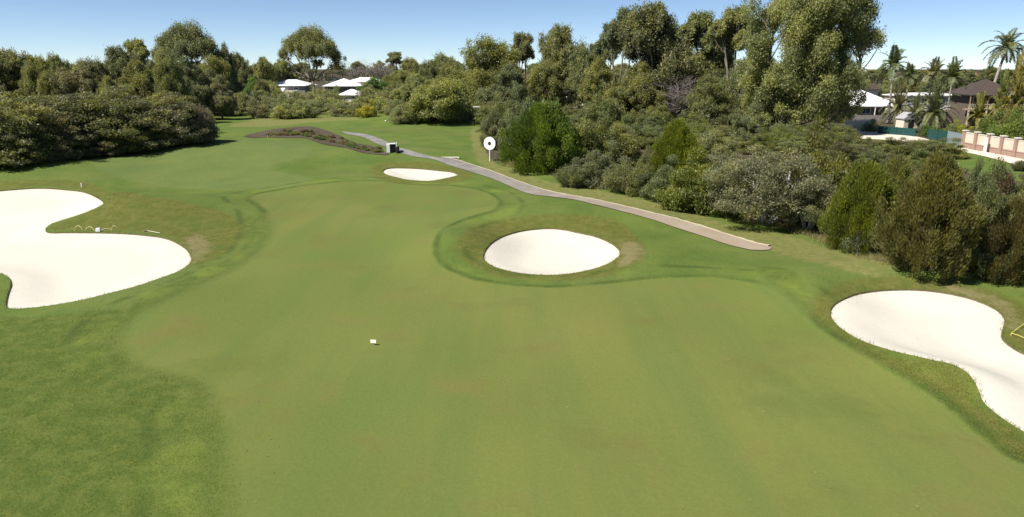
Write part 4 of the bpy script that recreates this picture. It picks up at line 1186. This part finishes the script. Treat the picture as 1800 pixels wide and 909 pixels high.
# white-roofed house on the right with a dark veranda
h = house('house with a big white curved sheet roof and shaded veranda right of the huge eucalyptus', 1516, 212, 11.5, 10, 2.9, 2.9, -4, 'grey_wall', 'white_metal', ov=1.0,
          wins=[(-3.2, 1.9, 2.2, 1.0), (.4, 1.9, 1.6, 1.0)], door=(2.4,))
MB().box((4.6, -.6, 2.0), (1.6, .9, 1.0)).obj('cooler_box', M['white_paint'], h)
MB().box((0, -1.1, .5), (11, .12, 1.3)).obj('veranda_wall', M['grey_wall'], h)
for x in (-5.2, -1.8, 1.8, 5.2): MB().box((x, -.9, 1.45), (.14, .14, 2.75)).obj('post', M['white_paint'], h)
house('dark maroon tiled roof rising behind the white curved roof', 1506, 176, 14, 9, 3.4, 2.0, 3, 'render_wall', 'brown_tile', wins=[(-3, 1.8, 1.6, 1.1), (3, 1.8, 1.6, 1.1)])
# white pavilion with blue glazing
h = house('long white flat-roofed pavilion with a band of blue glass behind the palms', 1650, 194, 20, 7, 3.6, .5, 4, 'render_wall', 'white_metal', ov=.5, name='pavilion', wins=[(-7.5, 2.3, 1.6, 1.1), (-4, 2.3, 1.6, 1.1)])
MB().box((4.4, -.05, 2.35), (9.0, .08, 1.35)).obj('glass_band', M['blue_glass'], h)
for x in (1.4, 4.4, 7.4): MB().box((x, -.12, 2.35), (.10, .10, 1.4)).obj('mullion', M['white_paint'], h)
# two-storey brown-roofed house
h = house('two-storey house with a brown tiled roof, dark balcony and timber railing', 1736, 222, 7.6, 9, 5.6, 2.6, -14, 'brown_wall', 'brown_tile', ov=.9,
          wins=[(-2.2, 4.4, 1.6, 1.5), (1.8, 4.4, 1.8, 1.5), (2.4, 1.5, 1.4, 1.3)])
MB().box((0, -1.3, 3.0), (9.0, 2.6, .22)).obj('balcony_floor', M['wood'], h)
rl = MB().box((0, -2.5, 3.98), (9.0, .09, .08)).box((0, -2.5, 3.22), (9.0, .07, .07))
for k in range(36): rl.box((-4.4 + k * .249, -2.5, 3.6), (.06, .04, .72))
rl.obj('railing', M['tan_pole'], h)
for x in (-4.3, -1.5, 1.5, 4.3): MB().box((x, -2.5, 1.35), (.24, .24, 3.1)).obj('column', M['tan_pole'], h); MB().box((x, -2.46, 4.4), (.14, .14, 2.5)).obj('veranda_post', M['wood'], h)
shift(hip_roof(8.6, 3.0, 5.62, .5, .1), 0, -1.35).obj('veranda_roof', M['brown_tile'], h)
ar = MB(); n = 10
pts = [(-.75, 0), (.75, 0), (.75, 1.5)] + [(.75 * math.cos(a), 1.5 + .75 * math.sin(a)) for a in np.linspace(.1, math.pi - .1, n)] + [(-.75, 1.5)]
vs = [(x - 1.0, -.06, z) for x, z in pts] + [(x - 1.0, .02, z) for x, z in pts]; m_ = len(pts)
ar.add(vs, [tuple(range(m_)), tuple(range(2 * m_ - 1, m_ - 1, -1))] + [(i, m_ + i, m_ + (i + 1) % m_, (i + 1) % m_) for i in range(m_)]).obj('archway', M['dark'], h)
# far roofs on the skyline
house('long pale building on the skyline right of the huge eucalyptus', 1506, 141, 26, 12, 7.5, .6, 2, 'render_wall', 'white_metal', name='distant_building', wins=[(-8, 5, 3, 1.6), (0, 5, 3, 1.6), (8, 5, 3, 1.6)])
RNG.seed(44)
for k, px in enumerate((1590, 1618, 1650, 1682, 1712, 1764, 1470, 590, 640)):
    house('small pale distant house between the skyline trees', px + RNG.uniform(-5, 5), RNG.uniform(139, 146), 13, 10, 3.6, 2.4, RNG.uniform(-20, 20), RNG.choice(['render_wall', 'cream_wall']), RNG.choice(['red_tile', 'grey_tile', 'orange_tile', 'brown_tile']),
          name='distant_house', group='distant suburb houses', wins=[(-3, 2, 1.6, 1.2), (3, 2, 1.6, 1.2)])


# ------------------------------------------------------------------ fences on the right
def line_obj(name, label, cat, a, b):
    A, B = unproj(*a), unproj(*b); d = B - A; L = math.hypot(d.x, d.y)
    o = empty(name, A, math.atan2(d.y, d.x), label, cat); return o, L, float(B.z - A.z)


o, L, dz = line_obj('picket_fence', 'pale metal picket fence below the white-roofed house', 'fence', (1484, 231), (1534, 230))
n = int(L / 1.8); s = L / n
for k in range(n + 1): MB().box((k * s, 0, .95), (.09, .09, 2.0)).obj('post', M['cream_paint'], o)
r = MB()
for z in (.25, 1.75): r.box((L / 2, 0.01, z), (L, .04, .07))
r.obj('rail', M['cream_paint'], o)
r = MB()
for k in range(int(L / .16)): r.box((.08 + k * .16, -.03, .98), (.07, .03, 1.7))
r.obj('pickets', M['cream_paint'], o)
MB().box((L / 2, .06, .9), (L - .2, .02, 1.5)).obj('backing_panel', M['render_wall'], o)

for (a, b, mat, lab, hh) in [((1543, 235), (1608, 241), 'teal', 'dark teal sheet fence along the pale driveway', 1.25),
                             ((1630, 245), (1664, 251), 'teal', 'dark teal sheet fence between the date palm and the grey fence panel', 1.5),
                             ((1664, 252), (1693, 259), 'grey_sheet', 'grey-blue sheet fence joining the brick wall', 1.75)]:
    o, L, dz = line_obj('sheet_fence', lab, 'fence', a, b)
    n = max(2, int(L / 2.4)); s = L / n
    for k in range(n + 1): MB().box((k * s, -.02, hh / 2), (.08, .09, hh + .1)).obj('post', M[mat], o)
    p = MB(); m = int(L / .14)
    for k in range(m): p.box(((k + .5) * L / m, .025 * (k % 2), hh / 2), (L / m * .98, .03, hh - .08))
    p.obj('panel', M[mat], o)

o, L, dz = line_obj('brick_wall', 'brick garden wall with pillars and pale rendered panels along the sandy track', 'wall', (1693, 260), (1900, 299))
n = max(4, round(L / 2.6)); s = L / n
w = MB()
for k in range(n): w.box(((k + .5) * s, .02, .24 + dz * (k + .5) / n), (s + .004 * k, .26 + .002 * k, .85))
w.obj('brick_base', M['brick'], o)
for k in range(n + 1):
    z = dz * k / n
    p = MB().box((k * s, 0, 1.0 + z), (.5, .5, 2.4)).obj('pillar', M['brick'], o)
    MB().box((k * s, 0, 2.24 + z), (.62, .62, .12)).obj('cap', M['render_wall'], p)
    if k < n:
        MB().box(((k + .5) * s, .03, 1.32 + z), (s - .5, .16, 1.28)).obj('rendered_panel', M['driveway'], o)
        MB().box(((k + .5) * s, .02, .71 + z), (s - .5, .34, .09)).obj('ledge', M['brick'], o)
        MB().box(((k + .5) * s, .03, 2.0 + z), (s - .5, .24, .08)).obj('coping', M['render_wall'], o)
P = unproj(1728, 269)
o = empty('white_post', P + Vector((0, -.25, 0)), 0, 'white square post standing against the brick wall', 'post')
MB().box((0, 0, .95), (.26, .2, 1.9)).obj('shaft', M['white_paint'], o); MB().box((0, 0, .06), (.55, .4, .14)).obj('foot', M['white_paint'], o)

# small gabled frame behind the teal fence, and a brick gate pillar under the middle trees
h = house('small pale gabled garden shed behind the teal fence', 1600, 226, 2.6, 2.2, 1.7, 1.0, 6, 'cream_wall', 'grey_tile', ov=.15, gable=True, axis='y', name='garden_shed', door=(0,))
P = unproj(838, 206)
o = empty('brick_pillar', P, 0, 'pinkish brick pillar under the dark eucalyptus left of the grey bush', 'pillar')
MB().box((0, 0, .8), (1.0, 1.0, 2.0)).obj('shaft', M['brick'], o); MB().box((0, 0, 1.87), (1.3, 1.3, .18)).obj('cap', M['render_wall'], o)
o, L, dz = line_obj('boundary_wall', 'low pale wall glimpsed behind the bright green conifer', 'wall', (1000, 206), (1036, 203))
MB().box((L / 2, 0, .9), (L, .2, 2.0)).obj('panel', M['cream_wall'], o)
for k in range(3): MB().box((L * k / 2, -.02, 1.0), (.4, .4, 2.4)).obj('pillar', M['cream_wall'], o)
o, L, dz = line_obj('boundary_wall', 'pale wall glimpsed under the brick pillar trees', 'wall', (842, 203), (880, 204))
MB().box((L / 2, 0, .7), (L, .2, 1.6)).obj('panel', M['render_wall'], o)
for k in range(3): MB().box((L * k / 2, -.02, .8), (.4, .4, 2.0)).obj('pillar', M['brick'], o)

# ------------------------------------------------------------------ course furniture
P = unproj(861, 283)
o = empty('disc_sign', P, rad(-24), 'white round disc sign with a dark centre on a white post', 'sign')
R_ = .68; zc = 1.83
mb = MB(); N = 40
for y, s in ((-.05, 1), (.05, -1)):
    pass
ring = [(r_, y) for r_, y in ((.20, -.045), (R_ - .02, -.045), (R_, -.025), (R_, .025), (R_ - .02, .045), (.20, .045))]
vs, fs = [], []
for i in range(N):
    a = 2 * math.pi * i / N
    for r_, y in ring: vs.append((r_ * math.cos(a), y, zc + r_ * math.sin(a)))
m_ = len(ring)
for i in range(N):
    for k in range(m_): fs.append((i * m_ + k, ((i + 1) % N) * m_ + k, ((i + 1) % N) * m_ + (k + 1) % m_, i * m_ + (k + 1) % m_))
MB().add(vs, fs).obj('disc', M['white_paint'], o)
mb = MB(); vs = []
for y in (-.035, .035):
    for i in range(N): a = 2 * math.pi * i / N; vs.append((.197 * math.cos(a), y, zc + .197 * math.sin(a)))
mb.add(vs, [tuple(range(N)), tuple(range(2 * N - 1, N - 1, -1))] + [(i, N + i, N + (i + 1) % N, (i + 1) % N) for i in range(N)]).obj('centre_spot', M['black'], o)
MB().tube([(0, 0, -.2), (0, 0, zc - R_ + .03)], .055, 10).obj('post', M['white_paint'], o)

P = unproj(689, 268)
o = empty('ball_washer_stand', P, rad(8), 'white open-fronted box stand with a dark inside at the bend of the cart path', 'stand')
MB().box((-.36, 0, .45), (.34, .5, .92)).obj('side_panel', M['white_paint'], o, bevel=.015)
MB().box((.50, 0, .52), (.09, .45, 1.04)).obj('side_post', M['white_paint'], o, bevel=.01)
MB().box((.10, 0, .93), (.60, .46, .10)).obj('top_rail', M['white_paint'], o, bevel=.01)
MB().box((.13, .16, .46), (.64, .05, .84)).obj('back_panel', M['black'], o)
MB().box((.13, -.05, .50), (.64, .30, .05)).obj('shelf', M['black'], o)
P = unproj(699, 269)
o = empty('bin', P, 0, 'small black bin beside the white open-fronted stand', 'bin')
mb = MB(); mb.tube([(0, 0, 0), (0, 0, .62)], [.17, .21], 14).obj('body', M['black'], o); MB().tube([(0, 0, .62), (0, 0, .68)], [.23, .21], 14).obj('lid', M['black'], o)

P = unproj(796, 278)
o = MB().box((0, 0, .07), (1.35, .16, .12)).box((-.6, 0, .0), (.1, .2, .1)).box((.6, 0, .0), (.1, .2, .1)).obj('plank', M['cream_paint'], None, bevel=.015)
o.location = P; setp(o, 'cream plank lying on the grass above the cart path', 'plank')

P = unproj(656.5, 607)
o = empty('marker_sign', P, rad(-10), 'small cream plate sign on a short stake standing on the fairway', 'sign')
MB().box((0, 0, .155), (.22, .022, .125), M=Matrix.Rotation(rad(-14), 3, 'X')).obj('plate', M['cream_paint'], o, bevel=.006)
MB().box((0, .03, .05), (.035, .02, .18)).obj('stake', M['cream_paint'], o)

P = unproj(144, 329)
o = empty('marker_post', P, 0, 'tiny white marker post above the back edge of the left bunker', 'post')
MB().tube([(0, 0, -.1), (0, 0, .24), (0, 0, .30)], [.055, .055, .03], 10).obj('shaft', M['white_paint'], o)
MB().tube([(0, 0, .302), (0, 0, .335)], [.062, .05], 10).obj('cap', M['white_paint'], o)

# canes bent into hoops, white block and rake on the lip of the left bunker
HO = [(131, 146, 406.5, 397, 'leftmost thin yellow cane bent into a hoop at the left bunker edge'), (150, 167, 406.5, 399, 'low thin yellow cane hoop just left of the white block'),
      (179, 197, 407, 401.5, 'lowest flattened cane hoop just right of the white block'), (196, 209, 407.5, 396.5, 'rightmost narrow tall cane hoop at the left bunker edge')]
for x0, x1, yb, yt, lab in HO:
    A, B = unproj(x0, yb), unproj(x1, yb); h_ = xyz_top((A + B) / 2, yt); mid_ = (A + B) / 2
    mb = MB(); hw = (B - A).length / 2
    mb.tube([(-hw * math.cos(a), .05 * math.sin(a * 2 + x0), h_ * math.sin(a) - .02 * (a in (0, math.pi))) for a in np.linspace(0, math.pi, 18)], .014, 6)
    o = mb.obj('cane_hoop', M['pale_yellow'], None, True); o.location = mid_; o.rotation_euler = (0, 0, math.atan2(B.y - A.y, B.x - A.x)); setp(o, lab, 'hoop', 'cane hoops at the left bunker')
P = unproj(173, 407)
o = empty('white_block', P, .2, 'white block between the cane hoops on the edge of the left bunker', 'block')
MB().box((0, 0, .09), (.26, .2, .2)).obj('body', M['white_paint'], o, bevel=.02); MB().box((0, 0, .205), (.2, .15, .03)).obj('lid', M['white_paint'], o, bevel=.01)
A, B = unproj(258, 406.5), unproj(281, 411)
o = empty('bunker_rake', A, math.atan2(B.y - A.y, B.x - A.x), 'white-handled rake lying on the grass by the left bunker', 'rake'); L = (B - A).length; dz = B.z - A.z
MB().tube([(0, 0, .05), (L, 0, .05 + dz)], .016, 8).obj('handle', M['cream_paint'], o)
rk = MB().box((0, 0, .06), (.05, .42, .04))
for k in range(9): rk.box((0, -.19 + k * .0475, .02), (.014, .014, .07))
rk.obj('head', M['wood'], o)

# thin yellow frame lying beside the right bunker
q = [unproj(*p) for p in ((1777, 590), (1803, 571), (1830, 584), (1803, 600))]
o = empty('rod_frame', q[0], 0, 'thin yellow rod frame lying on the grass beside the right-hand bunker', 'frame')
for i in range(4):
    a, b = q[i] - q[0], q[(i + 1) % 4] - q[0]
    MB().tube([a + Vector((0, 0, .10)), (a + b) / 2 + Vector((0, 0, .12)), b + Vector((0, 0, .10))], .012, 6).obj('rod', M['yellow'], o)
    MB().tube([a + Vector((0, 0, -.05)), a + Vector((0, 0, .115))], .014, 6).obj('peg', M['yellow'], o)
# poles, tee balls and stump
for px, yb, yt, r_, lab in ((391, 189, 168, .14, 'pale timber pole at the far end of the grass'), (461, 168, 147, .14, 'pale timber pole left of the first white-roofed house')):
    P = unproj(px, yb); h_ = xyz_top(P, yt)
    o = empty('timber_pole', P, 0, lab, 'pole')
    MB().tube([(0, 0, -.3), (0, 0, h_ - .15)], [r_ * 1.1, r_], 10).obj('shaft', M['tan_pole'], o)
    if px > 400: MB().box((0, -.05, h_ - .35), (1.6, .1, .12)).obj('crossarm', M['tan_pole'], o)
    MB().tube([(0, 0, h_ - .15), (0, 0, h_)], [r_ * 1.15, r_ * .9], 10).obj('cap', M['tan_pole'], o)
for px, lab in ((678, 'white ball-shaped tee marker nearer the yellow-flowered shrub'), (703, 'white ball-shaped tee marker at the middle of the far tee')):
    P = unproj(px, 213.5); me = bpy.data.meshes.new('tee_marker'); import bmesh
    bm = bmesh.new(); bmesh.ops.create_uvsphere(bm, u_segments=16, v_segments=10, radius=.14)
    for v in bm.verts: v.co.z = v.co.z * .8 + .1
    bm.to_mesh(me); bm.free(); me.polygons.foreach_set('use_smooth', [True] * len(me.polygons))
    o = put('tee_marker', me, None, M['white_paint']); o.location = P; setp(o, lab, 'marker', 'tee markers')
P = unproj(471.5, 242)
o = empty('short_post', P, 0, 'short dark timber post on the edge of the raised green by the bark bed', 'post')
MB().tube([(0, 0, -.1), (0, 0, .42)], [.10, .085], 8).obj('shaft', M['wood'], o); MB().tube([(0, 0, .42), (0, 0, .46)], [.10, .07], 8).obj('cap', M['dark'], o)


# ------------------------------------------------------------------ loose ground cover
def tufts(name, pts, label, h, w, col, blades, seed, spread):
    rng = np.random.RandomState(seed); pts = np.array(pts); n = len(pts) * blades
    b = np.repeat(pts, blades, 0) + np.concatenate([rng.randn(n, 2) * spread, np.zeros((n, 1))], 1)
    b[:, 2] = hgt(b[:, 0], b[:, 1]) - .01
    d = unit(np.concatenate([rng.randn(n, 2) * .5, np.ones((n, 1))], 1)); L = h * (.4 + .8 * rng.rand(n))
    Q = make_leaves(rng, b + d * (L * .5)[:, None], d, unit(rng.randn(n, 3) * np.array([1, 1, .1])), 1.0, w)
    # replace the unit length by each blade's own
    s = unit(np.cross(d, rng.randn(n, 3))) * w * .5
    Q = np.stack([b - s, b + s, b + d * L[:, None] + s * .2, b + d * L[:, None] - s * .2], 1)
    o = put(name, quads_mesh(name, Q, np.clip(.5 + .2 * rng.randn(n), 0, 1), np.repeat(rng.rand(len(pts)), blades), M['leaf'])); o.color = (*col, 1)
    return setp(o, label, 'grass', None, 'stuff')


rng = np.random.RandomState(9)
rim = []
for b in BUNK:
    seg = np.hypot(*(np.roll(b, -1, 0) - b).T)
    for i in range(len(b)):
        c, d = b[i], b[(i + 1) % len(b)]
        for k in range(max(1, int(seg[i] / .11))):
            q = c + (d - c) * rng.rand(); rim.append((q[0] + rng.randn() * .03, q[1] + rng.randn() * .03, 0))
tufts('rim_grass', rim, 'ragged grass hanging over the edges of the bunkers', .085, .012, (0.145, 0.155, 0.040), 6, 12, .035)


def scatter(polys, n, seed):
    rng = np.random.RandomState(seed); out = []
    for p in polys:
        x0, y0 = p.min(0); x1, y1 = p.max(0); k = 0
        while k < n:
            x, y = rng.uniform(x0, x1, 1200), rng.uniform(y0, y1, 1200); m = sdf(p, x, y) > 0
            x, y = x[m], y[m]; m = np.ones(len(x), bool)
            for bk in BUNK: m &= sdf(bk, x, y) < .05
            new = [(a, b, 0) for a, b in zip(x[m], y[m])][:n - k]; out += new; k += len(new)
    return out


VERGE = U([(880, 292), (960, 305), (1010, 325), (1100, 342), (1200, 366), (1260, 382), (1380, 404), (1470, 438), (1560, 466), (1680, 480), (1800, 496), (1800, 486), (1680, 468), (1560, 452), (1470, 425), (1380, 392), (1260, 370), (1200, 352), (1100, 330), (1010, 312), (960, 295), (890, 282)])
tufts('dry_grass', scatter([VERGE], 900, 1), 'dry straw-coloured grass along the foot of the near shrubs', .34, .018, (0.26, 0.24, 0.10), 26, 2, .22)
tufts('rough_grass', scatter([Z_DRY[2], Z_DRY[4], Z_DRY[5]], 420, 4), 'longer olive grass on the bunker banks', .065, .012, (0.150, 0.160, 0.042), 16, 5, .14)
tufts('rough_grass', scatter([Z_DARK[0]], 5200, 14), 'longer mid-green grass of the rough in the lower left corner', .06, .011, (0.150, 0.195, 0.040), 12, 15, .12)
tufts('rough_grass', scatter([Z_DRY[0]], 500, 6), 'longer olive grass on the tongue of the left bunker', .075, .014, (0.150, 0.160, 0.040), 14, 7, .2)
lit_pts = []
for k in range(120):
    px, py = rng.uniform(200, 1700), rng.uniform(500, 905)
    lit_pts.append(tuple(unproj(px, py)))
Ql = []
for p in lit_pts:
    a = rng.rand() * 6.28; L = rng.uniform(.02, .07); d = np.array([math.cos(a), math.sin(a), .1]) * L; s = np.array([-math.sin(a), math.cos(a), .2]) * L * .3; c = np.array(p) + [0, 0, .012]
    Ql.append([c - d, c + s, c + d, c - s])
o = put('fallen_leaves', quads_mesh('fallen_leaves', np.array(Ql), rng.rand(120) * .5 + .3, rng.rand(120) * .5, M['leaf'])); o.color = (.34, .30, .16, 1)
setp(o, 'pale fallen leaves and divots scattered over the fairway', 'leaves', None, 'stuff')


# far woodland that closes the horizon
def far_woods():
    rng = np.random.RandomState(77); C = []
    n = 1500
    az = np.radians(rng.uniform(-75, 75, n)); r = np.exp(rng.uniform(math.log(420), math.log(3200), n))
    cl = []
    for a, q in zip(az, r):
        h = rng.uniform(5, 9.0) + q * .0012; w = rng.uniform(6, 12)
        for _ in range(4):
            cl.append((np.array([q * math.sin(a) + rng.randn() * w * .35, q * math.cos(a) + rng.randn() * w * .35, h * rng.uniform(.35, .78)]), (w * .38, w * .38, h * .30), np.array([0, 0, 1.])))
    Q, t, c = clump_leaves(rng, cl, 110000, 1.7, .85, .4)
    o = put('distant_woods', quads_mesh('distant_woods', Q, t, c, M['leaf'])); o.color = (.062, .072, .042, 1)
    setp(o, 'distant grey-green woodland along the horizon', 'woodland', None, 'stuff')


far_woods()

# ------------------------------------------------------------------ light
SUN_AZ, SUN_EL = rad(-116), rad(52)              # azimuth from the view direction, negative = left
sd = Vector((math.sin(SUN_AZ) * math.cos(SUN_EL), math.cos(SUN_AZ) * math.cos(SUN_EL), math.sin(SUN_EL)))
L_ = bpy.data.lights.new('sun', 'SUN'); L_.energy = 5.0; L_.angle = rad(.53); L_.color = (1.0, .955, .88)
so = bpy.data.objects.new('sun', L_); COL.objects.link(so); so.rotation_euler = (-sd).to_track_quat('-Z', 'Y').to_euler(); so.location = (-60, 0, 80)
W_ = bpy.data.worlds.new('World'); SC.world = W_; W_.use_nodes = True
nt = W_.node_tree; bg = nt.nodes['Background']; sky = nt.nodes.new('ShaderNodeTexSky'); sky.sky_type = 'NISHITA'; sky.sun_disc = False
sky.sun_elevation = SUN_EL; sky.sun_rotation = SUN_AZ; sky.air_density = 0.7; sky.dust_density = 0.0; sky.ozone_density = 2.0; sky.altitude = 2500
nt.links.new(sky.outputs[0], bg.inputs['Color']); bg.inputs['Strength'].default_value = 0.075
SC.view_settings.view_transform = 'Standard'; SC.view_settings.look = 'None'; SC.view_settings.gamma = 1; SC.view_settings.exposure = 0.75
SC.cycles.max_bounces = 8; SC.cycles.transparent_max_bounces = 6; SC.cycles.diffuse_bounces = 5
